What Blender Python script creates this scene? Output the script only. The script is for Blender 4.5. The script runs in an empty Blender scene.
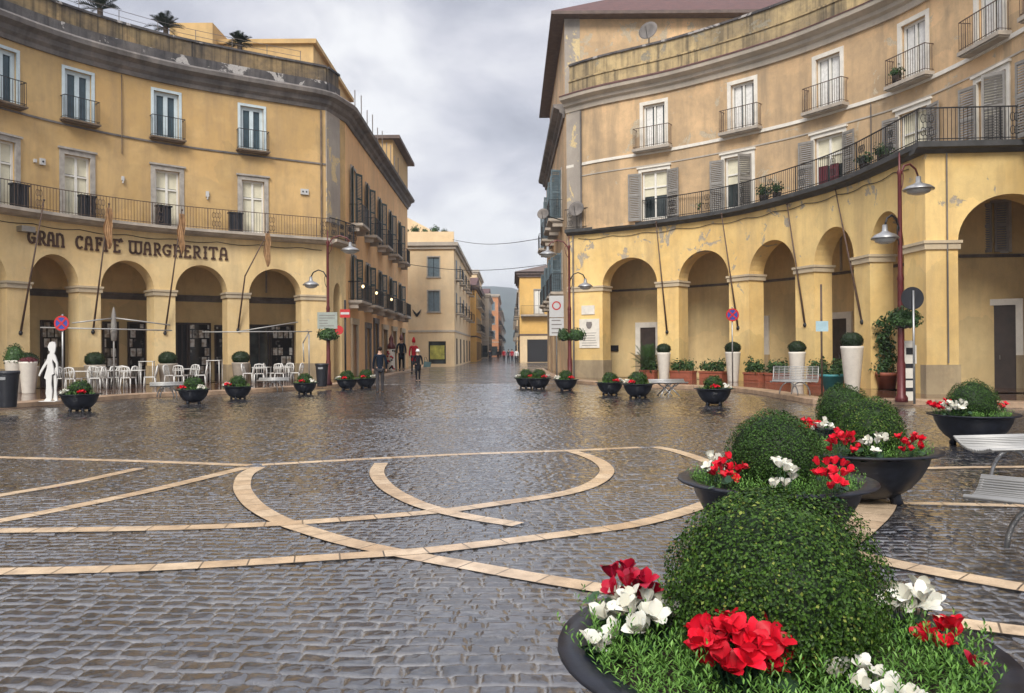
import bpy, bmesh, math, random
from mathutils import Vector, Matrix
R = math.radians
random.seed(7)
scene = bpy.context.scene
COL = scene.collection

# ------------------------------------------------------------------ camera, sky, sun, exposure
CAM_H = 1.6
PITCH = math.atan(3.5 / 800.0)
ROLL = R(0.4)
F, CX, CY = 800.0, 512.0, 346.5
cam = bpy.data.cameras.new('camera')
cam.sensor_width = 36.0
cam.lens = F / 1024 * 36
cam.clip_start = 0.05
cam.clip_end = 6000
camo = bpy.data.objects.new('camera', cam)
camo.matrix_world = Matrix.Translation((0, 0, CAM_H)) @ Matrix.Rotation(R(90) + PITCH, 4, 'X') @ Matrix.Rotation(-ROLL, 4, 'Z')
COL.objects.link(camo)
scene.camera = camo

SUN_EL, SUN_AZ = 40.0, 192.0      # degrees; azimuth clockwise from +Y (behind the camera, slightly to its left)
sun = bpy.data.lights.new('sun', 'SUN')
sun.energy = 1.5
sun.angle = R(22)
sun.color = (1.0, 0.95, 0.87)
suno = bpy.data.objects.new('sun', sun)
_d = Vector((math.sin(R(SUN_AZ)) * math.cos(R(SUN_EL)), math.cos(R(SUN_AZ)) * math.cos(R(SUN_EL)), math.sin(R(SUN_EL))))
suno.rotation_euler = _d.to_track_quat('Z', 'Y').to_euler()
suno.location = (0, 0, 60)
COL.objects.link(suno)

scene.view_settings.view_transform = 'Standard'
scene.view_settings.look = 'None'
scene.view_settings.exposure = 1.22
scene.view_settings.gamma = 1.0
scene.view_settings.use_curve_mapping = False


def nd(nt, typ, ins=None, **props):
    n = nt.nodes.new(typ)
    for k, v in props.items():
        setattr(n, k, v)
    for k, v in (ins or {}).items():
        sock = n.inputs[k]
        if hasattr(v, 'is_output') or isinstance(v, bpy.types.NodeSocket):
            nt.links.new(v, sock)
        else:
            sock.default_value = v
    return n


def ramp(nt, fac, stops):
    n = nt.nodes.new('ShaderNodeValToRGB')
    e = n.color_ramp.elements
    while len(e) < len(stops):
        e.new(0.5)
    for el, (p, c) in zip(e, stops):
        el.position = p
        el.color = (c, c, c, 1) if isinstance(c, (int, float)) else (*c, 1)
    nt.links.new(fac, n.inputs[0])
    return n.outputs[0]


def mixc(nt, fac, a, b, mode='MIX'):
    n = nt.nodes.new('ShaderNodeMix')
    n.data_type = 'RGBA'
    n.blend_type = mode
    for s, v in ((n.inputs[0], fac), (n.inputs[6], a), (n.inputs[7], b)):
        if isinstance(v, bpy.types.NodeSocket):
            nt.links.new(v, s)
        else:
            s.default_value = v if isinstance(v, (int, float)) else (*v, 1)
    return n.outputs[2]


def math_(nt, op, a, b=0.0, c=0.0):
    n = nt.nodes.new('ShaderNodeMath')
    n.operation = op
    for s, v in zip(n.inputs, (a, b, c)):
        if isinstance(v, bpy.types.NodeSocket):
            nt.links.new(v, s)
        else:
            s.default_value = v
    return n.outputs[0]


world = bpy.data.worlds.new('World')
scene.world = world
world.use_nodes = True
wt = world.node_tree
wt.nodes.clear()
sky = nd(wt, 'ShaderNodeTexSky', sky_type='NISHITA', sun_disc=False)
sky.sun_elevation = R(SUN_EL)
sky.sun_rotation = R(SUN_AZ)
tc = nd(wt, 'ShaderNodeTexCoord')
sep = nd(wt, 'ShaderNodeSeparateXYZ', {0: tc.outputs['Generated']})
zz = math_(wt, 'MAXIMUM', sep.outputs[2], 0.0)
den = math_(wt, 'ADD', zz, 0.42)
u = math_(wt, 'DIVIDE', sep.outputs[0], den)
v = math_(wt, 'DIVIDE', sep.outputs[1], den)
uv = nd(wt, 'ShaderNodeCombineXYZ', {0: u, 1: v, 2: 1.3})
n1 = nd(wt, 'ShaderNodeTexNoise', {'Vector': uv.outputs[0], 'Scale': 2.6, 'Detail': 9, 'Roughness': 0.56, 'Distortion': 0.3})
n2 = nd(wt, 'ShaderNodeTexNoise', {'Vector': uv.outputs[0], 'Scale': 1.1, 'Detail': 4, 'Roughness': 0.5})
cl = ramp(wt, math_(wt, 'ADD', math_(wt, 'MULTIPLY', n1.outputs[0], 0.6), math_(wt, 'MULTIPLY', n2.outputs[0], 0.4)),
          [(0.40, (1.75, 1.8, 2.05)), (0.46, (2.4, 2.45, 2.75)), (0.51, (3.2, 3.2, 3.45)), (0.575, (4.4, 4.4, 4.42))])
# an overcast sky: a pale band along the horizon, much brighter overhead
hz = ramp(wt, zz, [(0.0, 0.75), (0.07, 0.45), (0.15, 0.08), (0.20, 0.0)])
cl2 = mixc(wt, hz, cl, (4.2, 4.2, 4.12))
zen = ramp(wt, math_(wt, 'MULTIPLY', zz, 0.5), [(0.20, 0.333), (0.30, 0.63), (0.5, 0.83)])
zen = mixc(wt, 1.0, zen, (3.0, 3.0, 3.0), 'MULTIPLY')
cl3 = mixc(wt, 1.0, cl2, zen, 'MULTIPLY')
full = mixc(wt, 0.95, sky.outputs[0], cl3)
bg = nd(wt, 'ShaderNodeBackground', {'Color': full, 'Strength': 0.1})
nd(wt, 'ShaderNodeOutputWorld', {'Surface': bg.outputs[0]})


# ------------------------------------------------------------------ placing: from the photo's pixels to points of the place
def ray(px, py):
    a, b = px - CX, CY - py
    c, s = math.cos(ROLL), math.sin(ROLL)
    x, z = a * c + b * s, -a * s + b * c
    cp, sp = math.cos(PITCH), math.sin(PITCH)
    return Vector((x, F * cp - z * sp, F * sp + z * cp))


def at(px, py, Z=0.0):
    r = ray(px, py)
    t = (Z - CAM_H) / r.z
    return Vector((r.x * t, r.y * t, Z))


def atY(px, py, Y):
    r = ray(px, py)
    t = Y / r.y
    return Vector((r.x * t, Y, CAM_H + r.z * t))


def proj_x(p):
    x, y, z = p[0], p[1], p[2] - CAM_H
    cp, sp = math.cos(PITCH), math.sin(PITCH)
    yy, z2 = y * cp + z * sp, -y * sp + z * cp
    c, s = math.cos(ROLL), math.sin(ROLL)
    return CX + F * (x * c - z2 * s) / yy


# ------------------------------------------------------------------ mesh helpers
class MB:
    def __init__(self, M=None):
        self.v, self.f, self.M = [], [], M

    def add(self, vs, fs):
        o = len(self.v)
        self.v += [Vector(p) for p in vs]
        self.f += [tuple(i + o for i in f) for f in fs]

    def box(self, x0, x1, y0, y1, z0, z1, M=None):
        vs = [Vector(p) for p in ((x0, y0, z0), (x1, y0, z0), (x1, y1, z0), (x0, y1, z0), (x0, y0, z1), (x1, y0, z1), (x1, y1, z1), (x0, y1, z1))]
        if M is not None:
            vs = [M @ p for p in vs]
        self.add(vs, [(0, 3, 2, 1), (4, 5, 6, 7), (0, 1, 5, 4), (1, 2, 6, 5), (2, 3, 7, 6), (3, 0, 4, 7)])

    def tube(self, path, r, n=6, cap=True, phase=0.0):
        path = [Vector(p) for p in path]
        rs = r if isinstance(r, (list, tuple)) else [r] * len(path)
        vs, fs = [], []
        up = None
        for i, p in enumerate(path):
            d = (path[min(i + 1, len(path) - 1)] - path[max(i - 1, 0)])
            d = d.normalized() if d.length > 1e-9 else Vector((0, 0, 1))
            if up is None:
                up = Vector((0, 0, 1)) if abs(d.z) < 0.9 else Vector((1, 0, 0))
            a = d.cross(up)
            if a.length < 1e-6:
                a = d.cross(Vector((0, 1, 0.3)))
            a.normalize()
            b = d.cross(a).normalized()
            up = -b if up.dot(-b) > 0 else b
            for k in range(n):
                t = 2 * math.pi * k / n + phase
                vs.append(p + (a * math.cos(t) + b * math.sin(t)) * rs[i])
        for i in range(len(path) - 1):
            for k in range(n):
                fs.append((i * n + k, i * n + (k + 1) % n, (i + 1) * n + (k + 1) % n, (i + 1) * n + k))
        if cap:
            fs.append(tuple(range(n - 1, -1, -1)))
            m = (len(path) - 1) * n
            fs.append(tuple(range(m, m + n)))
        self.add(vs, fs)

    def lathe(self, prof, n=24, c=(0, 0, 0)):
        vs, fs = [], []
        for (r, z) in prof:
            for k in range(n):
                t = 2 * math.pi * k / n
                vs.append((c[0] + r * math.cos(t), c[1] + r * math.sin(t), c[2] + z))
        for i in range(len(prof) - 1):
            for k in range(n):
                fs.append((i * n + k, i * n + (k + 1) % n, (i + 1) * n + (k + 1) % n, (i + 1) * n + k))
        self.add(vs, fs)

    def prism(self, outline, M, t):
        """outline in local x,z; thickness t along local y"""
        n = len(outline)
        vs = [M @ Vector((x, 0, z)) for x, z in outline] + [M @ Vector((x, t, z)) for x, z in outline]
        fs = [tuple(range(n)), tuple(range(2 * n - 1, n - 1, -1))]
        fs += [(i, (i + 1) % n, n + (i + 1) % n, n + i) for i in range(n)]
        self.add(vs, fs)

    def ball(self, c, rx, ry, rz, n=10, m=7, jit=0.0, rng=random):
        vs, fs = [], []
        for i in range(m + 1):
            ph = math.pi * i / m
            for k in range(n):
                t = 2 * math.pi * k / n
                j = 1 + rng.uniform(-jit, jit)
                vs.append((c[0] + rx * j * math.sin(ph) * math.cos(t), c[1] + ry * j * math.sin(ph) * math.sin(t), c[2] + rz * j * math.cos(ph)))
        for i in range(m):
            for k in range(n):
                fs.append((i * n + k, i * n + (k + 1) % n, (i + 1) * n + (k + 1) % n, (i + 1) * n + k))
        self.add(vs, fs)

    def build(self, name, mat, parent=None, smooth=False, local=False):
        me = bpy.data.meshes.new(name)
        vs = self.v
        if self.M is not None:
            vs = [self.M @ p for p in vs]
        if parent is not None and not local:
            o = Vector((0, 0, 0))
            q = parent
            while q is not None:
                o += q.location
                q = q.parent
            vs = [p - o for p in vs]
        me.from_pydata([tuple(p) for p in vs], [], self.f)
        me.update()
        if smooth:
            me.polygons.foreach_set('use_smooth', [True] * len(me.polygons))
        me.materials.append(mat)
        ob = bpy.data.objects.new(name, me)
        COL.objects.link(ob)
        if parent is not None:
            ob.parent = parent
        return ob


def tag(o, label=None, cat=None, group=None, kind=None):
    for k, val in (('label', label), ('category', cat), ('group', group), ('kind', kind)):
        if val:
            o[k] = val
    return o


def thing(name, label, cat, loc=(0, 0, 0), rz=0.0, group=None):
    o = bpy.data.objects.new(name, None)
    COL.objects.link(o)
    o.empty_display_size = 0.2
    o.location = loc
    o.rotation_euler = (0, 0, rz)
    return tag(o, label, cat, group)


def copy_tree(o, loc, rz=0.0, label=None, sc=None):
    kids = {}
    for q in bpy.data.objects:
        if q.parent is not None:
            kids.setdefault(q.parent.name, []).append(q)

    def rec(src, par):
        c = src.copy()
        COL.objects.link(c)
        if par is not None:
            c.parent = par
            c.matrix_parent_inverse = src.matrix_parent_inverse.copy()
        for k in kids.get(src.name, []):
            rec(k, c)
        return c
    r = rec(o, None)
    r.location = loc
    r.rotation_euler = (0, 0, rz)
    if sc:
        r.scale = sc
    if label:
        r['label'] = label
    return r


class Curve:
    """A plan line; s runs from left to right as seen from the square, off > 0 is towards the square."""
    def __init__(self, pts, smooth=True):
        P = [Vector((p[0], p[1])) for p in pts]
        d = []
        if smooth and len(P) > 2:
            Q = [P[0] * 2 - P[1]] + P + [P[-1] * 2 - P[-2]]
            for i in range(1, len(Q) - 2):
                for k in range(24):
                    t = k / 24
                    a, b, c, e = Q[i - 1], Q[i], Q[i + 1], Q[i + 2]
                    d.append(0.5 * ((2 * b) + (c - a) * t + (2 * a - 5 * b + 4 * c - e) * t * t + (3 * b - a - 3 * c + e) * t ** 3))
            d.append(P[-1])
        else:
            d = P
        self.d = d
        self.S = [0.0]
        for i in range(1, len(d)):
            self.S.append(self.S[-1] + (d[i] - d[i - 1]).length)
        self.L = self.S[-1]

    def at(self, s):
        S, d = self.S, self.d
        i = 0
        lo, hi = 0, len(S) - 2
        while lo < hi:
            m = (lo + hi + 1) // 2
            if S[m] <= s:
                lo = m
            else:
                hi = m - 1
        i = lo
        t = (s - S[i]) / max(S[i + 1] - S[i], 1e-9)
        p = d[i] + (d[i + 1] - d[i]) * t
        a = d[min(i + 2, len(d) - 1)] - d[max(i - 1, 0)]
        b = d[min(i + 1, len(d) - 1)] - d[i]
        tg = (a if len(d) > 3 else b).normalized()
        return p, tg

    def p(self, s, off=0.0, z=0.0):
        q, t = self.at(s)
        return Vector((q.x + t.y * off, q.y - t.x * off, z))

    def M(self, s, off=0.0, z=0.0):
        """local x along the wall, y out of it, z up"""
        q, t = self.at(s)
        n = Vector((t.y, -t.x))
        o = q + n * off
        return Matrix(((t.x, n.x, 0, o.x), (t.y, n.y, 0, o.y), (0, 0, 1, z), (0, 0, 0, 1)))

    def at_px(self, px, z=5.0, off=0.0):
        best, bs = 1e9, 0
        N = 800
        for i in range(N + 1):
            s = self.L * i / N
            q = self.p(s, off, z)
            if q.y < 1:
                continue
            e = abs(proj_x(q) - px)
            if e < best:
                best, bs = e, s
        return bs


def wall(mb, cv, s0, s1, z0, z1, ops=(), off=0.0, depth=0.3, back=False, step=0.6):
    def face(a, az0, az1, b, bz0, bz1, o):
        mb.add([cv.p(a, o, az0), cv.p(b, o, bz0), cv.p(b, o, bz1), cv.p(a, o, az1)], [(0, 1, 2, 3)])
    layers = [off] + ([off - depth] if back else [])

    def plain(a, b):
        if b - a < 1e-4:
            return
        n = max(1, math.ceil((b - a) / step))
        for i in range(n):
            q, r = a + (b - a) * i / n, a + (b - a) * (i + 1) / n
            for o in layers:
                face(q, z0, z1, r, z0, z1, o)
    cur = s0
    for (sc, w, zb, zt, rise) in sorted(ops):
        a, b = sc - w / 2, sc + w / 2
        plain(cur, a)
        n = 20 if rise else max(2, math.ceil(w / step))

        def top(x):
            return zt + (rise * math.sqrt(max(0, 1 - (2 * (x - sc) / w) ** 2)) if rise else 0)
        xs = [sc - w / 2 * math.cos(math.pi * i / n) for i in range(n + 1)] if rise else [a + w * i / n for i in range(n + 1)]
        for x, y in zip(xs, xs[1:]):
            for o in layers:
                face(x, top(x), z1, y, top(y), z1, o)
                if zb > z0:
                    face(x, z0, zb, y, z0, zb, o)
            mb.add([cv.p(x, off, top(x)), cv.p(y, off, top(y)), cv.p(y, off - depth, top(y)), cv.p(x, off - depth, top(x))], [(0, 1, 2, 3)])
            if zb > z0:
                mb.add([cv.p(x, off, zb), cv.p(y, off, zb), cv.p(y, off - depth, zb), cv.p(x, off - depth, zb)], [(0, 1, 2, 3)])
        for x in (a, b):
            mb.add([cv.p(x, off, zb), cv.p(x, off - depth, zb), cv.p(x, off - depth, zt), cv.p(x, off, zt)], [(0, 1, 2, 3)])
        cur = b
    plain(cur, s1)


def sweep(mb, cv, s0, s1, prof, step=0.5, closed=True):
    n = max(1, math.ceil((s1 - s0) / step))
    m = len(prof)
    vs, fs = [], []
    for i in range(n + 1):
        s = s0 + (s1 - s0) * i / n
        vs += [cv.p(s, o, z) for o, z in prof]
    for i in range(n):
        for k in range(m if closed else m - 1):
            fs.append((i * m + k, i * m + (k + 1) % m, (i + 1) * m + (k + 1) % m, (i + 1) * m + k))
    if closed:
        fs.append(tuple(range(m)))
        fs.append(tuple(range(n * m + m - 1, n * m - 1, -1)))
    mb.add(vs, fs)


def railing(mb, pts, z0, z1, gap=0.13, r=0.009, rail=0.022, ornate=0):
    """pts: plan polyline"""
    P = [Vector((p[0], p[1], 0)) for p in pts]
    for z in (z0 + 0.08, z1):
        mb.tube([p + Vector((0, 0, z)) for p in P], rail if z == z1 else rail * 0.7, 4, phase=math.pi / 4)
    k = 0
    for a, b in zip(P, P[1:]):
        L = (b - a).length
        n = max(1, round(L / gap))
        for i in range(n + 1):
            q = a + (b - a) * i / n
            rr = r
            k += 1
            if ornate and k % ornate == 0:
                rr = r * 2.6
            mb.tube([q + Vector((0, 0, z0)), q + Vector((0, 0, z1))], rr, 4, cap=False, phase=math.pi / 4)
            if ornate and k % ornate in (3, 4, 5):     # scrolled panel
                c = q + Vector((0, 0, (z0 + z1) / 2))
                t = (b - a).normalized()
                for sgn in (-1, 1):
                    mb.tube([c + t * (0.07 * math.cos(w)) + Vector((0, 0, sgn * 0.2 + 0.14 * math.sin(w))) for w in [j * math.pi / 4 for j in range(9)]], 0.012, 4, cap=False)


# ------------------------------------------------------------------ materials
def mat(name):
    m = bpy.data.materials.new(name)
    m.use_nodes = True
    nt = m.node_tree
    b = nt.nodes['Principled BSDF']
    return m, nt, b


def simple(name, c, rough=0.5, metal=0.0, var=0.12, scale=6.0, bump=0.0, spec=0.5):
    m, nt, b = mat(name)
    pos = nd(nt, 'ShaderNodeTexCoord').outputs['Object']
    n = nd(nt, 'ShaderNodeTexNoise', {'Vector': pos, 'Scale': scale, 'Detail': 5, 'Roughness': 0.6})
    lo = tuple(x * (1 - var) for x in c)
    hi = tuple(min(1, x * (1 + var)) for x in c)
    nt.links.new(ramp(nt, n.outputs[0], [(0.3, lo), (0.7, hi)]), b.inputs['Base Color'])
    nt.links.new(math_(nt, 'MULTIPLY_ADD', n.outputs[0], 0.25, rough - 0.12), b.inputs['Roughness'])
    b.inputs['Metallic'].default_value = metal
    b.inputs['Specular IOR Level'].default_value = spec
    if bump:
        bp = nd(nt, 'ShaderNodeBump', {'Height': n.outputs[0], 'Strength': bump, 'Distance': 0.02})
        nt.links.new(bp.outputs[0], b.inputs['Normal'])
    return m


def plaster(name, c1, c2, stain, stain_amt=0.4, patch=None, patch_lo=0.62, patch_z=None, streak=(1.1, 0.16), rough=0.85):
    m, nt, b = mat(name)
    pos = nd(nt, 'ShaderNodeNewGeometry').outputs['Position']
    n1 = nd(nt, 'ShaderNodeTexNoise', {'Vector': pos, 'Scale': 0.28, 'Detail': 7, 'Roughness': 0.62, 'Distortion': 0.4})
    col = mixc(nt, ramp(nt, n1.outputs[0], [(0.42, 0.0), (0.58, 1.0)]), c1, c2)
    mp = nd(nt, 'ShaderNodeMapping', {'Vector': pos, 'Scale': (streak[0], streak[0], streak[1])})
    n2 = nd(nt, 'ShaderNodeTexNoise', {'Vector': mp.outputs[0], 'Scale': 1.0, 'Detail': 8, 'Roughness': 0.65})
    col = mixc(nt, math_(nt, 'MULTIPLY', ramp(nt, n2.outputs[0], [(0.47, 0.0), (0.70, 1.0)]), stain_amt), col, stain)
    n4 = nd(nt, 'ShaderNodeTexNoise', {'Vector': pos, 'Scale': 2.3, 'Detail': 8, 'Roughness': 0.7})
    col = mixc(nt, math_(nt, 'MULTIPLY', ramp(nt, n4.outputs[0], [(0.45, 0.0), (0.75, 1.0)]), stain_amt * 0.6), col, stain)
    wv = nd(nt, 'ShaderNodeTexNoise', {'Vector': pos, 'Scale': 0.8, 'Detail': 5})
    wz = nd(nt, 'ShaderNodeSeparateXYZ', {0: pos})
    pv = nd(nt, 'ShaderNodeCombineXYZ', {0: math_(nt, 'MULTIPLY_ADD', wv.outputs[0], 2.5, math_(nt, 'ADD', wz.outputs[0], wz.outputs[1])), 1: math_(nt, 'MULTIPLY_ADD', wv.outputs[0], 3.2, wz.outputs[2])})
    rp = nd(nt, 'ShaderNodeTexBrick', {'Vector': pv.outputs[0], 'Color1': (0.80, 0.82, 0.84, 1), 'Color2': (1.12, 1.08, 1.04, 1), 'Mortar': (0.93, 0.93, 0.93, 1), 'Scale': 1.0, 'Mortar Size': 0.02,
                                       'Mortar Smooth': 1.0, 'Brick Width': 2.7, 'Row Height': 1.9})
    col = mixc(nt, stain_amt, col, rp.outputs['Color'], 'MULTIPLY')
    fine = nd(nt, 'ShaderNodeTexNoise', {'Vector': pos, 'Scale': 18.0, 'Detail': 5, 'Roughness': 0.7})
    h = fine.outputs[0]
    if patch is not None:
        n3 = nd(nt, 'ShaderNodeTexNoise', {'Vector': pos, 'Scale': 0.9, 'Detail': 10, 'Roughness': 0.68, 'Distortion': 0.5})
        pf = n3.outputs[0]
        if patch_z:
            sz = nd(nt, 'ShaderNodeSeparateXYZ', {0: pos})
            zf = nd(nt, 'ShaderNodeMapRange', {'Value': sz.outputs[2], 'From Min': patch_z[0], 'From Max': patch_z[1], 'To Min': -0.10, 'To Max': 0.06})
            pf = math_(nt, 'ADD', pf, zf.outputs[0])
        pf = ramp(nt, pf, [(patch_lo, 0.0), (patch_lo + 0.018, 1.0)])
        pc = mixc(nt, fine.outputs[0], tuple(x * 0.35 for x in patch), tuple(min(1, x * 1.8) for x in patch))
        col = mixc(nt, pf, col, pc)
        h = math_(nt, 'SUBTRACT', h, math_(nt, 'MULTIPLY', pf, 1.5))
    nt.links.new(col, b.inputs['Base Color'])
    b.inputs['Roughness'].default_value = rough
    bp = nd(nt, 'ShaderNodeBump', {'Height': h, 'Strength': 0.35, 'Distance': 0.02})
    nt.links.new(bp.outputs[0], b.inputs['Normal'])
    return m


def leafmat(name, lo, hi, tip=None, rough=0.45):
    m, nt, b = mat(name)
    g = nd(nt, 'ShaderNodeNewGeometry')
    st = [(0.0, lo), (0.92 if tip else 1.0, hi)] + ([(1.0, tip)] if tip else [])
    nt.links.new(ramp(nt, g.outputs['Random Per Island'], st), b.inputs['Base Color'])
    b.inputs['Roughness'].default_value = rough
    b.inputs['Specular IOR Level'].default_value = 0.22
    if 'petal' in name:
        b.inputs['Subsurface Weight'].default_value = 0.35
        b.inputs['Subsurface Radius'].default_value = (0.02, 0.015, 0.012)
        b.inputs['Subsurface Scale'].default_value = 0.5
    return m


M = {}
M['ochre'] = plaster('ochre_plaster', (0.62, 0.42, 0.185), (0.53, 0.345, 0.14), (0.30, 0.21, 0.12), 0.5, (0.55, 0.42, 0.24), 0.70)
M['yellow_left'] = plaster('yellow_plaster', (0.82, 0.63, 0.33), (0.74, 0.54, 0.26), (0.42, 0.31, 0.18), 0.45, (0.50, 0.40, 0.27), 0.66)
M['yellow_right'] = plaster('warm_yellow_plaster', (0.82, 0.60, 0.255), (0.73, 0.50, 0.19), (0.42, 0.29, 0.15), 0.55, (0.38, 0.32, 0.24), 0.615, (3.0, 7.5))
M['peach'] = plaster('peach_plaster', (0.72, 0.49, 0.27), (0.55, 0.38, 0.215), (0.32, 0.24, 0.155), 0.8, (0.44, 0.36, 0.25), 0.60)
M['inner_wall'] = plaster('arcade_plaster', (0.80, 0.62, 0.32), (0.70, 0.52, 0.26), (0.42, 0.32, 0.18), 0.5)
M['orange'] = plaster('orange_plaster', (0.84, 0.53, 0.25), (0.76, 0.46, 0.21), (0.48, 0.31, 0.17), 0.4)
M['cream'] = plaster('cream_plaster', (0.82, 0.64, 0.40), (0.76, 0.57, 0.34), (0.45, 0.34, 0.22), 0.3)
M['gold'] = plaster('golden_plaster', (0.78, 0.50, 0.165), (0.70, 0.43, 0.13), (0.40, 0.25, 0.1), 0.3)
M['salmon'] = plaster('salmon_plaster', (0.58, 0.26, 0.13), (0.5, 0.22, 0.1), (0.34, 0.2, 0.12), 0.3)
M['greybeige'] = plaster('greybeige_plaster', (0.46, 0.39, 0.30), (0.38, 0.32, 0.25), (0.24, 0.2, 0.16), 0.4)
M['grey_plaster'] = plaster('bare_grey_plaster', (0.42, 0.37, 0.31), (0.34, 0.30, 0.26), (0.2, 0.18, 0.15), 0.4, (0.60, 0.44, 0.24), 0.57)
M['parapet_dark'] = plaster('weathered_parapet', (0.30, 0.215, 0.105), (0.085, 0.07, 0.055), (0.018, 0.016, 0.015), 1.0, (0.34, 0.32, 0.30), 0.68, None, (5.0, 0.10))
M['parapet_band'] = plaster('mouldy_band', (0.13, 0.12, 0.115), (0.055, 0.052, 0.056), (0.02, 0.019, 0.02), 0.9, (0.36, 0.34, 0.32), 0.57, None, (3.4, 0.35))
M['parapet_tan'] = plaster('stained_tan_parapet', (0.50, 0.385, 0.20), (0.30, 0.235, 0.135), (0.06, 0.052, 0.04), 1.0, (0.25, 0.22, 0.16), 0.60, None, (3.2, 0.16))
M['cornice_grey'] = plaster('grey_cornice_stone', (0.24, 0.215, 0.195), (0.15, 0.138, 0.13), (0.06, 0.055, 0.052), 0.8)
M['cornice_pale'] = plaster('pale_cornice_stone', (0.56, 0.49, 0.40), (0.46, 0.41, 0.34), (0.25, 0.22, 0.19), 0.45)
M['stone'] = plaster('pale_stone', (0.58, 0.48, 0.32), (0.47, 0.39, 0.27), (0.3, 0.25, 0.2), 0.45)
M['plinth'] = plaster('plinth_stone', (0.50, 0.39, 0.23), (0.40, 0.31, 0.19), (0.20, 0.15, 0.10), 0.8)
M['surround_white'] = simple('white_surround', (0.72, 0.68, 0.60), 0.7, var=0.12, scale=3)
M['surround_blue'] = simple('pale_blue_white_frame', (0.56, 0.65, 0.68), 0.6, var=0.1, scale=3)
M['surround_grey'] = simple('grey_stone_surround', (0.36, 0.33, 0.29), 0.8, var=0.25, scale=4)
M['casement'] = simple('white_casement', (0.74, 0.72, 0.66), 0.5, var=0.06)
M['blind'] = simple('cream_blind', (0.66, 0.62, 0.47), 0.8, var=0.1, scale=3)
M['curtain'] = simple('white_curtain', (0.72, 0.71, 0.68), 0.9, var=0.15, scale=8)
M['maroon_cloth'] = simple('maroon_cloth', (0.10, 0.018, 0.025), 0.9)
M['shutter_grey'] = simple('grey_shutter', (0.23, 0.215, 0.195), 0.6, var=0.15)
M['shutter_green'] = simple('dark_green_shutter', (0.025, 0.055, 0.055), 0.5, var=0.2)
M['shutter_blue'] = simple('blue_grey_shutter', (0.12, 0.17, 0.20), 0.5, var=0.2)
M['iron'] = simple('wrought_iron', (0.022, 0.022, 0.024), 0.5, 0.3, var=0.3)
M['iron_rust'] = simple('rusty_wrought_iron', (0.11, 0.075, 0.055), 0.7, 0.2, var=0.4)
M['slab_dark'] = simple('dark_balcony_edge', (0.055, 0.055, 0.055), 0.7, var=0.4, scale=2)
M['slab_stone'] = simple('balcony_slab', (0.40, 0.35, 0.29), 0.8, var=0.25, scale=2)
M['slab_brown'] = simple('brown_stained_slab', (0.17, 0.125, 0.085), 0.85, var=0.35, scale=3)
M['redpost'] = simple('oxblood_paint', (0.115, 0.022, 0.022), 0.35, 0.1, var=0.2)
M['white_metal'] = simple('white_paint', (0.64, 0.63, 0.60), 0.4, var=0.04)
M['white_pot'] = simple('white_pot', (0.70, 0.66, 0.58), 0.55, var=0.08)
M['grey_pot'] = simple('stone_grey_pot', (0.42, 0.37, 0.31), 0.6, var=0.12)
M['bowl'] = simple('black_iron_bowl', (0.010, 0.012, 0.019), 0.38, 0.0, var=0.5, scale=9, bump=0.15, spec=0.35)
M['soil'] = simple('soil', (0.03, 0.02, 0.014), 0.95, var=0.4, scale=30, bump=0.6)
M['terracotta'] = simple('terracotta', (0.30, 0.085, 0.045), 0.6, var=0.2)
M['turq'] = simple('turquoise_plastic', (0.05, 0.25, 0.27), 0.4, var=0.08)
M['black_plastic'] = simple('black_plastic', (0.018, 0.019, 0.024), 0.45, var=0.2)
M['dark_door'] = simple('dark_brown_door', (0.050, 0.036, 0.030), 0.55, var=0.3, scale=3)
M['dark'] = simple('dark_interior', (0.012, 0.012, 0.014), 0.6)
M['silver'] = simple('brushed_steel', (0.36, 0.36, 0.355), 0.4, 0.8, var=0.1)
M['bench'] = simple('pale_bench_metal', (0.36, 0.355, 0.34), 0.38, 0.35, var=0.08)
M['bench_leg'] = simple('grey_bench_tube', (0.30, 0.30, 0.30), 0.3, 0.7, var=0.1)
M['lettering'] = simple('brown_letters', (0.09, 0.045, 0.025), 0.6, var=0.2)
M['flag'] = simple('faded_brown_flag', (0.40, 0.24, 0.12), 0.9, var=0.3, scale=5)
M['wood_pole'] = simple('dark_wooden_pole', (0.085, 0.05, 0.035), 0.6, var=0.3)
M['roof_tile'] = simple('red_roof_tiles', (0.105, 0.048, 0.042), 0.8, var=0.35, scale=3, bump=0.5)
M['roof_brown'] = simple('brown_roof_tiles', (0.13, 0.095, 0.08), 0.8, var=0.3, scale=3, bump=0.5)
M['roof_flat'] = simple('flat_roof', (0.22, 0.20, 0.18), 0.9, var=0.2, scale=1)
M['bark'] = simple('bark', (0.07, 0.05, 0.035), 0.9, var=0.3)
M['red_paint'] = simple('red_paint', (0.48, 0.02, 0.02), 0.4)
M['blue_paint'] = simple('blue_sign_paint', (0.03, 0.06, 0.30), 0.4)
M['sign_white'] = simple('sign_white', (0.52, 0.52, 0.51), 0.4, var=0.05)
M['sign_blue_pale'] = simple('pale_blue_sign', (0.38, 0.55, 0.62), 0.5)
M['grey_marks'] = simple('grey_lettering', (0.20, 0.18, 0.17), 0.8)
M['skin'] = simple('skin', (0.50, 0.30, 0.21), 0.6, var=0.08)
M['navy'] = simple('navy_cloth', (0.009, 0.014, 0.024), 0.85, var=0.25, spec=0.12)
M['greycloth'] = simple('grey_cloth', (0.05, 0.047, 0.05), 0.9, var=0.2, spec=0.12)
M['blackcloth'] = simple('black_cloth', (0.012, 0.012, 0.016), 0.85, var=0.25, spec=0.12)
M['redcloth'] = simple('red_cloth', (0.40, 0.012, 0.02), 0.8, var=0.2, spec=0.12)
M['whitecloth'] = simple('white_cloth', (0.7, 0.7, 0.68), 0.85, var=0.06, spec=0.12)
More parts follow.
